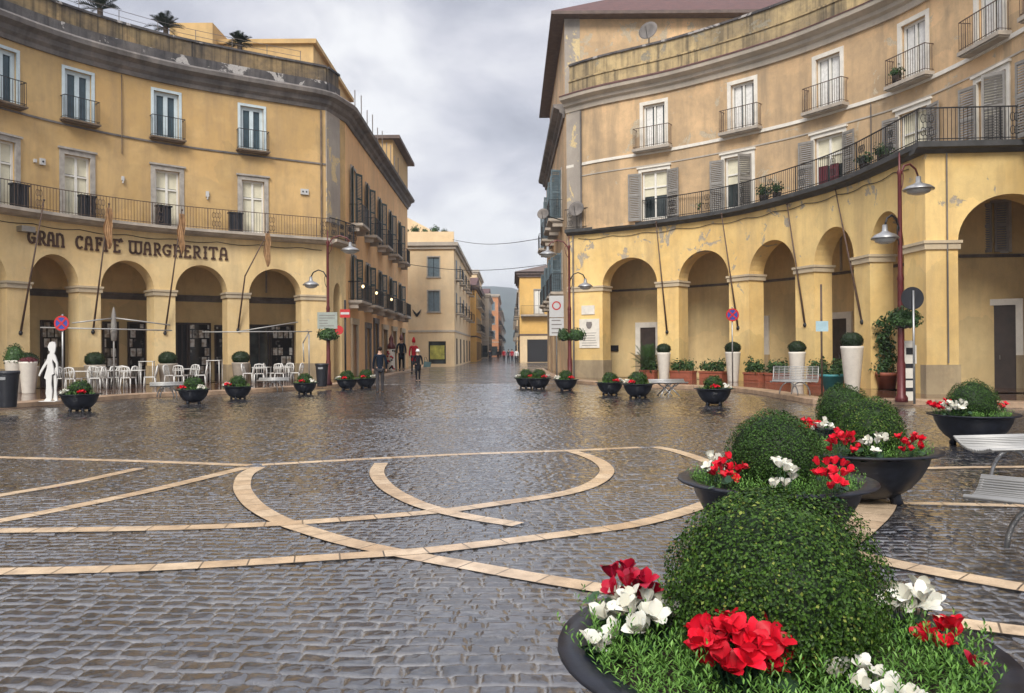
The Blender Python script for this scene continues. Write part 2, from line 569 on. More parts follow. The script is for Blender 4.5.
M['brownhair'] = simple('dark_hair', (0.02, 0.013, 0.01), 0.7, spec=0.12)
M['leather'] = simple('dark_leather', (0.02, 0.02, 0.02), 0.45)
M['magenta'] = simple('magenta_poster', (0.45, 0.03, 0.30), 0.6, var=0.3)
M['posterblue'] = simple('blue_poster', (0.05, 0.10, 0.35), 0.6, var=0.4)
M['posteryellow'] = simple('yellow_green_poster', (0.42, 0.40, 0.08), 0.6, var=0.5, scale=2)
M['box_leaf'] = leafmat('boxwood_leaf', (0.008, 0.026, 0.004), (0.055, 0.120, 0.012), (0.22, 0.25, 0.05), 0.5)
M['box_leaf_far'] = leafmat('boxwood_leaf_dark', (0.010, 0.028, 0.004), (0.040, 0.095, 0.012), (0.08, 0.15, 0.025), 0.5)
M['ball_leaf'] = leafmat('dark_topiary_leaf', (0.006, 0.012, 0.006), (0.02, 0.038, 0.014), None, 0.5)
M['sprig'] = leafmat('fresh_sprig', (0.045, 0.12, 0.018), (0.15, 0.30, 0.055), (0.22, 0.38, 0.10), 0.45)
M['cyc_leaf'] = leafmat('cyclamen_leaf', (0.012, 0.035, 0.018), (0.04, 0.085, 0.04), None, 0.4)
M['red_petal'] = leafmat('red_petal', (0.40, 0.006, 0.016), (0.78, 0.012, 0.035), None, 0.45)
M['deep_red_petal'] = leafmat('deep_red_petal', (0.20, 0.004, 0.02), (0.46, 0.008, 0.03), None, 0.45)
M['white_petal'] = leafmat('white_petal', (0.56, 0.54, 0.44), (0.74, 0.73, 0.66), None, 0.5)
M['shrub_leaf'] = leafmat('shrub_leaf', (0.018, 0.04, 0.014), (0.06, 0.12, 0.035), None, 0.45)
M['palm_leaf'] = leafmat('palm_leaf', (0.012, 0.022, 0.014), (0.035, 0.05, 0.03), None, 0.5)
M['wire'] = simple('black_cable', (0.02, 0.02, 0.02), 0.6)
M['lampglass'] = simple('milky_lamp_glass', (0.45, 0.44, 0.41), 0.3)


def glass_mat():
    m, nt, b = mat('window_glass')
    pos = nd(nt, 'ShaderNodeNewGeometry').outputs['Position']
    n = nd(nt, 'ShaderNodeTexNoise', {'Vector': pos, 'Scale': 1.2, 'Detail': 3})
    nt.links.new(ramp(nt, n.outputs[0], [(0.35, (0.012, 0.018, 0.02)), (0.7, (0.07, 0.085, 0.085))]), b.inputs['Base Color'])
    b.inputs['Roughness'].default_value = 0.08
    return m


M['glass'] = glass_mat()
M['pale_glass'] = simple('blue_grey_glass', (0.045, 0.075, 0.09), 0.2, var=0.3, scale=2)


def display_mat():
    """shop display: pale posters and shelves behind dark glass"""
    m, nt, b = mat('shop_display')
    pos = nd(nt, 'ShaderNodeNewGeometry').outputs['Position']
    sz = nd(nt, 'ShaderNodeSeparateXYZ', {0: pos})
    pv = nd(nt, 'ShaderNodeCombineXYZ', {0: math_(nt, 'ADD', sz.outputs[0], math_(nt, 'MULTIPLY', sz.outputs[1], 0.6)), 1: sz.outputs[2]})
    br = nd(nt, 'ShaderNodeTexBrick', {'Vector': pv.outputs[0], 'Color1': (0, 0, 0, 1), 'Color2': (1, 1, 1, 1), 'Mortar': (0, 0, 0, 1), 'Scale': 1.0, 'Mortar Size': 0.035, 'Brick Width': 0.34, 'Row Height': 0.46})
    n = nd(nt, 'ShaderNodeTexNoise', {'Vector': pos, 'Scale': 4.0, 'Detail': 2, 'Roughness': 0.5})
    rnd = nd(nt, 'ShaderNodeSeparateColor', {0: br.outputs['Color']}).outputs[0]
    f = math_(nt, 'MULTIPLY', ramp(nt, math_(nt, 'MULTIPLY_ADD', n.outputs[0], 0.5, math_(nt, 'MULTIPLY', rnd, 0.8)), [(0.52, 0.0), (0.72, 0.9)]), math_(nt, 'SUBTRACT', 1.0, br.outputs['Fac']))
    c = nd(nt, 'ShaderNodeTexNoise', {'Vector': pos, 'Scale': 5.0})
    col = mixc(nt, f, (0.02, 0.022, 0.025), mixc(nt, ramp(nt, c.outputs[0], [(0.4, 0.0), (0.6, 1.0)]), (0.80, 0.80, 0.76), (0.40, 0.33, 0.26)))
    nt.links.new(col, b.inputs['Base Color'])
    b.inputs['Roughness'].default_value = 0.15
    return m


M['display'] = display_mat()


def cobble_mat():
    m, nt, b = mat('wet_basalt_setts')
    pos = nd(nt, 'ShaderNodeNewGeometry').outputs['Position']
    a = pos
    for sc, amp in ((0.35, 0.9), (2.6, 0.12), (13.0, 0.045)):      # rows wander, stones are rough-edged
        w = nd(nt, 'ShaderNodeTexNoise', {'Vector': pos, 'Scale': sc, 'Detail': 2})
        o = nd(nt, 'ShaderNodeVectorMath', {0: w.outputs['Color'], 1: (0.5, 0.5, 0.5)}, operation='SUBTRACT')
        o = nd(nt, 'ShaderNodeVectorMath', {0: o.outputs[0], 3: amp}, operation='SCALE')
        a = nd(nt, 'ShaderNodeVectorMath', {0: a, 1: o.outputs[0]}, operation='ADD').outputs[0]
    mp = nd(nt, 'ShaderNodeMapping', {'Vector': a, 'Rotation': (0, 0, R(3))})
    br = nd(nt, 'ShaderNodeTexBrick', {'Vector': mp.outputs[0], 'Color1': (0, 0, 0, 1), 'Color2': (1, 1, 1, 1), 'Mortar': (0.5, 0.5, 0.5, 1),
                                       'Scale': 1.0, 'Mortar Size': 0.012, 'Mortar Smooth': 0.75, 'Bias': 0.0, 'Brick Width': 0.175, 'Row Height': 0.12})
    br.offset = 0.45
    br.squash = 1.35
    br.squash_frequency = 3
    joint = br.outputs['Fac']
    rnd = nd(nt, 'ShaderNodeSeparateColor', {0: br.outputs['Color']}).outputs[0]
    big = nd(nt, 'ShaderNodeTexNoise', {'Vector': pos, 'Scale': 0.30, 'Detail': 6, 'Roughness': 0.62})
    patch = nd(nt, 'ShaderNodeTexNoise', {'Vector': nd(nt, 'ShaderNodeMapping', {'Vector': pos, 'Scale': (0.8, 1.5, 1)}).outputs[0], 'Scale': 1.3, 'Detail': 7, 'Roughness': 0.68})
    mid = nd(nt, 'ShaderNodeTexNoise', {'Vector': pos, 'Scale': 8.0, 'Detail': 6, 'Roughness': 0.65})
    fine = nd(nt, 'ShaderNodeTexNoise', {'Vector': pos, 'Scale': 48.0, 'Detail': 4, 'Roughness': 0.6})
    c = ramp(nt, rnd, [(0.0, (0.008, 0.009, 0.013)), (0.5, (0.020, 0.021, 0.027)), (1.0, (0.050, 0.050, 0.057))])
    c = mixc(nt, ramp(nt, big.outputs[0], [(0.47, 0.0), (0.60, 0.55)]), c, (0.042, 0.028, 0.018))     # silt-brown areas
    c = mixc(nt, math_(nt, 'MULTIPLY', ramp(nt, mid.outputs[0], [(0.48, 0.0), (0.72, 1.0)]), 0.5), c, (0.10, 0.098, 0.098))
    jc = mixc(nt, ramp(nt, patch.outputs[0], [(0.40, 0.0), (0.58, 1.0)]), (0.028, 0.025, 0.022), (0.21, 0.195, 0.175))  # pale joints: sky reflected by their water is put into the colour
    c = mixc(nt, joint, c, jc)
    c = mixc(nt, 1.0, c, mixc(nt, 1.0, ramp(nt, patch.outputs[0], [(0.34, 0.22), (0.66, 0.85)]), (2.0, 2.0, 2.0), 'MULTIPLY'), 'MULTIPLY')
    nt.links.new(c, b.inputs['Base Color'])
    dull = ramp(nt, big.outputs[0], [(0.44, 0.0), (0.60, 1.0)])
    rg = math_(nt, 'MULTIPLY_ADD', mid.outputs[0], 0.25, 0.0)
    rg = math_(nt, 'MULTIPLY_ADD', rnd, 0.16, rg)
    rg = math_(nt, 'MULTIPLY_ADD', dull, 0.12, rg)
    rg = math_(nt, 'MULTIPLY_ADD', joint, -0.08, rg)
    rg = math_(nt, 'MAXIMUM', rg, 0.05)
    nt.links.new(rg, b.inputs['Roughness'])
    b.inputs['Specular IOR Level'].default_value = 0.95
    ht = math_(nt, 'MULTIPLY', joint, -1.0)
    ht = math_(nt, 'MULTIPLY_ADD', mid.outputs[0], 0.55, ht)
    ht = math_(nt, 'MULTIPLY_ADD', rnd, 0.35, ht)
    ht = math_(nt, 'MULTIPLY_ADD', patch.outputs[0], 1.6, ht)
    ht = math_(nt, 'MULTIPLY_ADD', fine.outputs[0], 0.14, ht)
    bp = nd(nt, 'ShaderNodeBump', {'Height': ht, 'Strength': 1.0, 'Distance': 0.024})
    # the film of rain water lying over the stones, thicker where the paving dips
    dip = nd(nt, 'ShaderNodeTexNoise', {'Vector': pos, 'Scale': 0.42, 'Detail': 7, 'Roughness': 0.66})
    pud = ramp(nt, dip.outputs[0], [(0.45, 0.35), (0.58, 1.0)])
    film = nd(nt, 'ShaderNodeBump', {'Height': math_(nt, 'MULTIPLY_ADD', joint, -0.5, math_(nt, 'MULTIPLY_ADD', patch.outputs[0], 1.3, math_(nt, 'MULTIPLY', mid.outputs[0], 0.75))), 'Strength': 1.0, 'Distance': 0.02})
    nt.links.new(pud, b.inputs['Coat Weight'])
    b.inputs['Coat Roughness'].default_value = 0.10
    b.inputs['Coat IOR'].default_value = 1.4
    nt.links.new(film.outputs[0], b.inputs['Coat Normal'])
    nt.links.new(bp.outputs[0], b.inputs['Normal'])
    return m


M['cobble'] = cobble_mat()


def setts_mat():
    """the modelled stones: colour by stone, wet film over everything"""
    m, nt, b = mat('wet_basalt_blocks')
    pos = nd(nt, 'ShaderNodeNewGeometry').outputs['Position']
    at_ = nd(nt, 'ShaderNodeAttribute', attribute_name='stone')
    sc = nd(nt, 'ShaderNodeSeparateColor', {0: at_.outputs['Color']})
    rnd, stone = sc.outputs[0], sc.outputs[1]
    big = nd(nt, 'ShaderNodeTexNoise', {'Vector': pos, 'Scale': 0.30, 'Detail': 6, 'Roughness': 0.62})
    patch = nd(nt, 'ShaderNodeTexNoise', {'Vector': pos, 'Scale': 1.2, 'Detail': 7, 'Roughness': 0.68})
    mid = nd(nt, 'ShaderNodeTexNoise', {'Vector': pos, 'Scale': 9.0, 'Detail': 6, 'Roughness': 0.65})
    fine = nd(nt, 'ShaderNodeTexNoise', {'Vector': pos, 'Scale': 60.0, 'Detail': 4, 'Roughness': 0.6})
    c = ramp(nt, rnd, [(0.0, (0.004, 0.005, 0.008)), (0.5, (0.011, 0.012, 0.018)), (0.85, (0.030, 0.031, 0.039)), (1.0, (0.065, 0.062, 0.063))])
    c = mixc(nt, ramp(nt, big.outputs[0], [(0.48, 0.0), (0.62, 0.55)]), c, (0.058, 0.043, 0.030))
    c = mixc(nt, math_(nt, 'MULTIPLY', ramp(nt, mid.outputs[0], [(0.46, 0.0), (0.66, 1.0)]), 0.6), c, (0.085, 0.092, 0.108))
    jc = mixc(nt, ramp(nt, patch.outputs[0], [(0.38, 0.0), (0.56, 1.0)]), (0.025, 0.023, 0.022), (0.20, 0.19, 0.18))  # silt joints painted lighter for the sky mirrored in their water
    c = mixc(nt, stone, jc, c)
    nt.links.new(c, b.inputs['Base Color'])
    rg = math_(nt, 'MULTIPLY_ADD', mid.outputs[0], 0.22, math_(nt, 'MULTIPLY_ADD', rnd, 0.14, -0.02))
    nt.links.new(math_(nt, 'MAXIMUM', rg, 0.07), b.inputs['Roughness'])
    b.inputs['Specular IOR Level'].default_value = 0.8
    bp = nd(nt, 'ShaderNodeBump', {'Height': math_(nt, 'MULTIPLY_ADD', fine.outputs[0], 0.35, mid.outputs[0]), 'Strength': 0.8, 'Distance': 0.010})
    nt.links.new(bp.outputs[0], b.inputs['Normal'])
    nt.links.new(ramp(nt, patch.outputs[0], [(0.40, 1.0), (0.64, 0.5)]), b.inputs['Coat Weight'])
    b.inputs['Coat Roughness'].default_value = 0.07
    b.inputs['Coat IOR'].default_value = 1.6
    return m


M['setts'] = setts_mat()


def slab_mat(name, c1, c2, scale, rough=0.22, mortar=(0.10, 0.08, 0.06), uvmap=False, size=(0.5, 0.5)):
    m, nt, b = mat(name)
    t = nd(nt, 'ShaderNodeTexCoord')
    pos = nd(nt, 'ShaderNodeNewGeometry').outputs['Position']
    br = nd(nt, 'ShaderNodeTexBrick', {'Vector': t.outputs['UV'] if uvmap else pos, 'Color1': (*c1, 1), 'Color2': (*c2, 1), 'Mortar': (*mortar, 1), 'Scale': 1.0,
                                       'Mortar Size': 0.007, 'Mortar Smooth': 0.2, 'Brick Width': size[0], 'Row Height': size[1]})
    n = nd(nt, 'ShaderNodeTexNoise', {'Vector': pos, 'Scale': scale, 'Detail': 9, 'Roughness': 0.72})
    col = mixc(nt, math_(nt, 'MULTIPLY', ramp(nt, n.outputs[0], [(0.42, 0.0), (0.68, 1.0)]), 0.75), br.outputs['Color'], tuple(x * 0.42 for x in c2))
    nt.links.new(col, b.inputs['Base Color'])
    nt.links.new(math_(nt, 'MULTIPLY_ADD', n.outputs[0], 0.3, rough - 0.1), b.inputs['Roughness'])
    hh = math_(nt, 'MULTIPLY_ADD', n.outputs[0], 0.5, math_(nt, 'MULTIPLY', br.outputs['Fac'], -1.0))
    bp = nd(nt, 'ShaderNodeBump', {'Height': hh, 'Strength': 0.3, 'Distance': 0.008})
    nt.links.new(bp.outputs[0], b.inputs['Normal'])
    return m


M['band'] = slab_mat('travertine_band', (0.70, 0.54, 0.37), (0.52, 0.36, 0.22), 5.0, 0.24, uvmap=True, size=(0.34, 5.0))
M['pavement'] = slab_mat('wet_terracotta_slabs', (0.17, 0.085, 0.05), (0.12, 0.062, 0.04), 2.0, 0.03, size=(0.6, 0.4))
M['kerb'] = slab_mat('kerb_stone', (0.46, 0.31, 0.20), (0.38, 0.26, 0.17), 3.0, 0.35, size=(1.1, 40.0))


# ------------------------------------------------------------------ ground
def sheet(name, poly, z, m, kind='structure'):
    mb = MB()
    mb.add([(p[0], p[1], z) for p in poly], [tuple(range(len(poly)))])
    o = mb.build(name, m)
    bm = bmesh.new()
    bm.from_mesh(o.data)
    bmesh.ops.triangulate(bm, faces=bm.faces[:])
    for f in bm.faces:
        if f.normal.z < 0:
            f.normal_flip()
    bm.to_mesh(o.data)
    bm.free()
    return tag(o, kind=kind)


import numpy as np
PX0, PX1, PY0, PY1 = -22.0, 19.0, 2.0, 38.0          # the square's stones are modelled inside this rectangle
gm = MB()
for (xa, xb, ya, yb) in ((-1500, 1500, -300, PY0), (-1500, 1500, PY1, 3000), (-1500, PX0, PY0, PY1), (PX1, 1500, PY0, PY1)):
    gm.add([(xa, ya, -0.003), (xb, ya, -0.003), (xb, yb, -0.003), (xa, yb, -0.003)], [(0, 1, 2, 3)])
gm.add([(PX0, PY0, -0.045), (PX1, PY0, -0.045), (PX1, PY1, -0.045), (PX0, PY1, -0.045)], [(0, 1, 2, 3)])
tag(gm.build('ground', M['cobble']), kind='structure')


def hash2(i, j, k=0):
    h = (i.astype(np.int64) * 73856093) ^ (j.astype(np.int64) * 19349663) ^ (k * 83492791)
    h = (h ^ (h >> 13)) * 1274126177
    h = (h ^ (h >> 16)) & 0xFFFF
    return h / 65535.0


def vnoise(x, y, sc, k):
    x, y = x * sc, y * sc
    i, j = np.floor(x), np.floor(y)
    fx, fy = x - i, y - j
    fx, fy = fx * fx * (3 - 2 * fx), fy * fy * (3 - 2 * fy)
    a, b, c, d = hash2(i, j, k), hash2(i + 1, j, k), hash2(i, j + 1, k), hash2(i + 1, j + 1, k)
    return (a * (1 - fx) + b * fx) * (1 - fy) + (c * (1 - fx) + d * fx) * fy - 0.5


def setts(x, y):
    """height of the hand-cut setts (never above 0) and the stone / joint masks"""
    W, H = 0.165, 0.122
    u_ = x + 0.55 * vnoise(x, y, 0.30, 1) + 0.05 * vnoise(x, y, 3.1, 2) + 0.022 * vnoise(x, y, 14, 3)
    v_ = y + 0.75 * vnoise(x, y, 0.22, 4) + 0.06 * vnoise(x, y, 2.3, 5) + 0.022 * vnoise(x, y, 14, 6)
    r = np.floor(v_ / H)
    fv = v_ / H - r
    q = u_ / W + hash2(r, r * 0 + 7, 8) * 5
    k = np.floor(q)
    f = q - k
    b0 = 0.40 * (hash2(r, k, 9) - 0.5)
    b1 = 1 + 0.40 * (hash2(r, k + 1, 9) - 0.5)
    up, dn = f >= b1, f < b0
    k = k + up - dn
    f = f - up + dn
    b0 = 0.40 * (hash2(r, k, 9) - 0.5)
    b1 = 1 + 0.40 * (hash2(r, k + 1, 9) - 0.5)
    fu = (f - b0) / (b1 - b0)
    wst = (b1 - b0) * W
    dist = np.minimum(np.minimum(fu, 1 - fu) * wst, np.minimum(fv, 1 - fv) * H)
    j = np.clip((dist - 0.0035) / 0.010, 0, 1)
    j = j * j * (3 - 2 * j)
    rnd = hash2(r, k, 11)
    tx, ty = hash2(r, k, 12) - 0.5, hash2(r, k, 13) - 0.5
    h = -0.0165 + 0.0115 * j
    h += j * (0.0018 * (1 - (2 * fu - 1) ** 2) * (1 - (2 * fv - 1) ** 2) + 0.011 * tx * (fu - 0.5) + 0.011 * ty * (fv - 0.5) + 0.006 * (rnd - 0.5))
    h += j * (0.0040 * vnoise(x, y, 19, 14) + 0.0026 * vnoise(x, y, 44, 15))
    h += 0.004 * vnoise(x, y, 1.1, 16)
    return np.minimum(h, 0.0), rnd, j



BANDS = [
    ([(-60, 456), (0, 457), (130, 460.5), (250, 464.8)], .26),
    ([(262, 464.5), (350, 459.5), (460, 454), (575, 450), (640, 447)], .26),
    ([(655, 446.5), (675, 450.5), (700, 458.5), (730, 470)], .26),
    ([(-60, 507), (0, 495), (70, 483), (140, 468)], .24),
    ([(-60, 531), (0, 520.5), (80, 505), (160, 488), (246, 467.3)], .26),
    ([(258, 467), (246, 474), (242, 483), (243, 491), (252, 503), (266, 513), (287, 523), (311, 531), (345, 541), (400, 553), (475, 566.5), (540, 578), (606, 588.5), (700, 602)], .27),
    ([(-60, 531), (0, 530.5), (140, 528.5), (250, 525), (340, 519.5), (440, 511), (500, 503), (560, 494), (593, 484), (607, 472), (602, 463), (588, 456), (572, 451)], .26),
    ([(-60, 572), (0, 571.5), (130, 568.5), (230, 563.5), (340, 556.5), (420, 551), (500, 542), (580, 532), (640, 523), (703, 505), (760, 480)], .26),
    ([(381, 463), (377, 470), (378, 477), (388, 488), (407, 499), (431, 508), (470, 517), (518, 524.5)], .26),
    ([(888, 500), (882, 512), (868, 526), (845, 543), (800, 560)], .26),
    ([(871, 499), (862, 510), (848, 521), (820, 538)], .26),
    ([(850, 553), (886, 562), (940, 573), (1024, 588), (1100, 600)], .29),
    ([(900, 617), (945, 622), (1024, 632), (1100, 640)], .25),
    ([(900, 469), (930, 468.5), (985, 467.5), (1060, 467)], .22),
    ([(890, 503.5), (930, 504), (963, 505), (1060, 507)], .20),
]
BAND_PTS = []
for bi, (pts, w) in enumerate(BANDS):
    w *= 0.76
    cv = Curve([at(x, y)[:2] for x, y in pts])
    n = max(4, int(cv.L / 0.15))
    z = -0.0045 + 0.0009 * bi
    BAND_PTS += [(*cv.p(cv.L * i / int(cv.L / 0.025))[:2], w / 2 - 0.004) for i in range(int(cv.L / 0.025) + 1)]
    vs, fs, us = [], [], []
    for i in range(n + 1):
        s = cv.L * i / n
        vs += [tuple(cv.p(s, w / 2, z)), tuple(cv.p(s, -w / 2, z))]
        us += [(s, 0.0), (s, w)]
    for i in range(n):
        fs.append((2 * i, 2 * i + 2, 2 * i + 3, 2 * i + 1))
    me = bpy.data.meshes.new('paving_band')
    me.from_pydata(vs, [], fs)
    lay = me.uv_layers.new(name='UVMap')
    for lp in me.loops:
        lay.data[lp.index].uv = us[lp.vertex_index]
    me.materials.append(M['band'])
    o = bpy.data.objects.new('paving_band', me)
    COL.objects.link(o)
    tag(o, kind='structure')

for (xa, xb, ya, yb, st_) in ((-7.6, 8.2, PY0, 9.0, 0.0135), (PX0, -7.6, PY0, 9.0, 0.08), (8.2, PX1, PY0, 9.0, 0.08), (-14.5, 14.5, 9.0, 19.0, 0.024), (PX0, -14.5, 9.0, 19.0, 0.08), (14.5, PX1, 9.0, 19.0, 0.08),
                              (PX0, PX1, 19.0, PY1, 0.042)):
    nx_, ny_ = int(math.ceil((xb - xa) / st_)) + 1, int(math.ceil((yb - ya) / st_)) + 1
    gx, gy = np.meshgrid(np.linspace(xa, xb, nx_), np.linspace(ya, yb, ny_))
    gz, rn, jn = setts(gx, gy)
    dx_, dy_ = (xb - xa) / (nx_ - 1), (yb - ya) / (ny_ - 1)
    for qx, qy, qr in BAND_PTS:
        if xa - qr < qx < xb + qr and ya - qr < qy < yb + qr:
            i0, i1 = max(0, int((qx - qr - xa) / dx_)), min(nx_, int((qx + qr - xa) / dx_) + 2)
            j0, j1 = max(0, int((qy - qr - ya) / dy_)), min(ny_, int((qy + qr - ya) / dy_) + 2)
            sx_, sy_ = gx[j0:j1, i0:i1] - qx, gy[j0:j1, i0:i1] - qy
            gz[j0:j1, i0:i1][sx_ * sx_ + sy_ * sy_ < qr * qr] = -0.022
    co = np.stack([gx, gy, gz], -1).reshape(-1, 3).astype(np.float32)
    idx = np.arange(nx_ * ny_, dtype=np.int32).reshape(ny_, nx_)
    fc_ = np.stack([idx[:-1, :-1], idx[:-1, 1:], idx[1:, 1:], idx[1:, :-1]], -1).reshape(-1, 4)
    me = bpy.data.meshes.new('cobbled_square')
    me.vertices.add(len(co))
    me.vertices.foreach_set('co', co.ravel())
    me.loops.add(fc_.size)
    me.loops.foreach_set('vertex_index', fc_.ravel())
    me.polygons.add(len(fc_))
    me.polygons.foreach_set('loop_start', np.arange(0, fc_.size, 4, dtype=np.int32))
    me.polygons.foreach_set('use_smooth', np.ones(len(fc_), dtype=bool))
    me.update(calc_edges=True)
    at_ = me.attributes.new('stone', 'FLOAT_COLOR', 'POINT')
    at_.data.foreach_set('color', np.stack([rn, jn, rn * 0, rn * 0 + 1], -1).reshape(-1).astype(np.float32))
    me.materials.append(M['setts'])
    o = bpy.data.objects.new('cobbled_square', me)
    COL.objects.link(o)
    tag(o, kind='structure')

# plan lines of the two curved fronts
LC = Curve([(-22.6, 22), (-21.8, 26.5), (-20.0, 31.0), (-18.4, 33.9), (-16.0, 36.6), (-13.3, 38.6), (-9.5, 41.0)])
RL = Curve([(2.95, 41.9), (4.6, 40.9), (7.1, 39.0), (9.9, 36.1), (11.5, 32.6), (12.45, 29.2), (12.75, 24.6)])
RU = Curve([(2.95, 41.9), (4.6, 40.4), (8.0, 38.0), (11.3, 34.8), (13.3, 32.0), (14.8, 28.9), (15.5, 24.3), (15.4, 19.0), (14.6, 14.0)])
PAV = Curve([(12.75, 24.6), (20.0, 24.2)], False)          # front of the projecting arcade on the right
LCH = Curve([(-9.5, 41.0), (-8.95, 43.2)], False)           # canted corner of the left building
LW = Curve([(-8.95, 43.2), (-9.08, 70.0)], False)           # its side along the street
RWN = Curve([(2.75, 62.0), (2.9, 42.6)], False)             # side of the right building along the street

KL = [(-200, 413), (-60, 411), (0, 409), (63, 404), (140, 398), (210, 395), (265, 392), (300, 389.5), (336, 387)]
kl = [at(x, y)[:2] for x, y in KL] + [(-7.6, 40.0), (-7.7, 60.0), (-7.9, 74.0)]
KR = [(575, 383), (610, 386), (660, 388), (720, 390.5), (752, 393.5), (790, 400), (820, 404.5), (890, 404.5), (1024, 408), (1200, 411)]
kr = [(1.9, 62.0), (2.0, 46.0)] + [at(x, y)[:2] for x, y in KR]
for nm, kp, bk in (('kerb', kl, [(-9.5, 74), (-9.5, 43), (-14, 47), (-28, 40), (-30, 18)]), ('kerb', kr, [(24, 22), (24, 38), (12, 46), (3.2, 46), (3.2, 62)])):
    cv = Curve(kp)
    sheet('pavement', [tuple(cv.p(cv.L * i / 60, -0.2)[:2]) for i in range(61)] + bk, 0.15, M['pavement'])
    mb = MB()
    sgn = 1
    sweep(mb, cv, 0, cv.L, [(0.03, 0.0), (0.03, 0.135), (0.0, 0.156), (-0.55, 0.156), (-0.55, 0.0)])
    tag(mb.build(nm, M['kerb']), kind='structure')


# ------------------------------------------------------------------ windows, balconies
def window(parent, X, w, h, style, frame_w=0.16, name='window'):
    """X: matrix at the middle of the sill on the wall face (x along, y out, z up)"""
    f = MB(X)
    a = w / 2
    fm = {'lu': 'surround_blue', 'ru': 'surround_white', 'rd': 'surround_white', 'ld': 'surround_grey', 'street': 'surround_grey', 'plain': 'surround_white'}[style]
    pr = 0.05 if style != 'ld' else 0.07
    f.box(-a - frame_w, -a, -0.03, pr, 0, h)
    f.box(a, a + frame_w, -0.03, pr, 0, h)
    f.box(-a - frame_w, a + frame_w, -0.03, pr + 0.002, h + 0.001, h + frame_w)
    if style in ('ld', 'rd'):
        f.box(-a - frame_w - 0.06, a + frame_w + 0.06, -0.03, pr + 0.07, h + frame_w + 0.001, h + frame_w + 0.08)
    fr = f.build(name, M[fm], parent)
    c = MB(X)
    t = 0.09 if style != 'lu' else 0.165
    d0, d1 = -0.17, -0.11
    c.box(-a, -a + t, d0, d1, 0, h)
    c.box(a - t, a, d0, d1, 0, h)
    c.box(-a + t, a - t, d0, d1 - 0.002, h - t, h)
    c.box(-a + t, a - t, d0, d1 - 0.002, 0, t * (1.6 if style != 'lu' else 0.8))
    c.box(-t * 0.55, t * 0.55, d0, d1 + 0.003, t, h - t)
    if style in ('ld', 'rd'):
        c.box(-a + t, a - t, d0, d1 - 0.004, h * 0.66, h * 0.66 + 0.07)
    c.build('casement', M['casement' if style != 'lu' else 'surround_blue'], fr)
    g = MB(X)
    g.box(-a + 0.01, a - 0.01, -0.25, -0.19, 0.01, h - 0.01)
    g.build('pane', M['pale_glass' if style == 'lu' else 'glass'], fr)
    if style in ('rd', 'ld'):
        bl = MB(X)
        bl.box(-a + t, a - t, -0.186, -0.172, h * (0.70 if style == 'ld' else 0.50), h - t)
        bl.build('blind', M['blind'], fr)
    if style in ('ru', 'ld'):
        bl = MB(X)
        n = 14
        for sg in (-1, 1):
            x0, x1 = (-a + t, -t * 0.55) if sg < 0 else (t * 0.55, a - t)
            if style == 'ru':
                x0 += 0.02
                x1 -= 0.10
            ps = [(x0 + (x1 - x0) * i / n, -0.180 + 0.006 * (i % 2)) for i in range(n + 1)]
            top = h - t if style == 'ru' else h * 0.66
            for (xa, ya), (xb, yb) in zip(ps, ps[1:]):
                bl.add([(xa, ya, t * 1.6), (xb, yb, t * 1.6), (xb, yb, top), (xa, ya, top)], [(0, 1, 2, 3)])
        bl.build('curtain', M['curtain' if style == 'ru' else 'blind'], fr)
    return fr


def shutters(fr, X, w, h, m, ang=(168, 168), frame_w=0.16, z0=0.02):
    for sg in (-1, 1):
        s = MB()
        W = w / 2 - 0.02
        fw = 0.07
        s.box(0, fw, -0.02, 0.02, z0, h)
        s.box(W - fw, W, -0.02, 0.02, z0, h)
        for z in (z0, h * 0.52, h - 0.1):
            s.box(fw, W - fw, -0.018, 0.018, z, z + 0.1)
        n = int(h / 0.09)
        for i in range(n):
            z = z0 + 0.1 + (h - 0.2) * i / n
            s.add([(fw, -0.015, z + 0.06), (W - fw, -0.015, z + 0.06), (W - fw, 0.015, z), (fw, 0.015, z)], [(0, 1, 2, 3)])
        th = R(ang[0 if sg < 0 else 1])
        # hinge at the jamb; closed = along -sg... opened outwards by th
        base = Matrix.Translation((sg * (w / 2 + 0.01), 0.075, 0))
        rot = Matrix.Rotation((-(math.pi - th)) if sg > 0 else (math.pi - th), 4, 'Z')
        mir = Matrix.Scale(sg, 4, (1, 0, 0))
        s.M = X @ base @ rot.inverted() @ mir
        s.build('shutter', m, fr)


def balcony(parent, X, w, d, zrail, slab_m, rail_m, th=0.12, brackets=False, name='balcony'):
    s = MB(X)
    a = w / 2
    s.box(-a, a, -0.02, d, -th, 0)
    s.box(-a + 0.05, a - 0.05, -0.02, d - 0.06, -th - 0.05, -th - 0.001)
    if brackets:
        for x in (-a + 0.2, a - 0.2):
            s.box(x - 0.06, x + 0.06, -0.02, d * 0.7, -th - 0.3, -th - 0.052)
    sl = s.build(name, slab_m, parent)
    r = MB(X)
    e = 0.05
    railing(r, [(-a + e, 0), (-a + e, d - e), (a - e, d - e), (a - e, 0)], 0.0, zrail, 0.11, 0.009, 0.02)
    r.build('railing', rail_m, sl)
    return sl


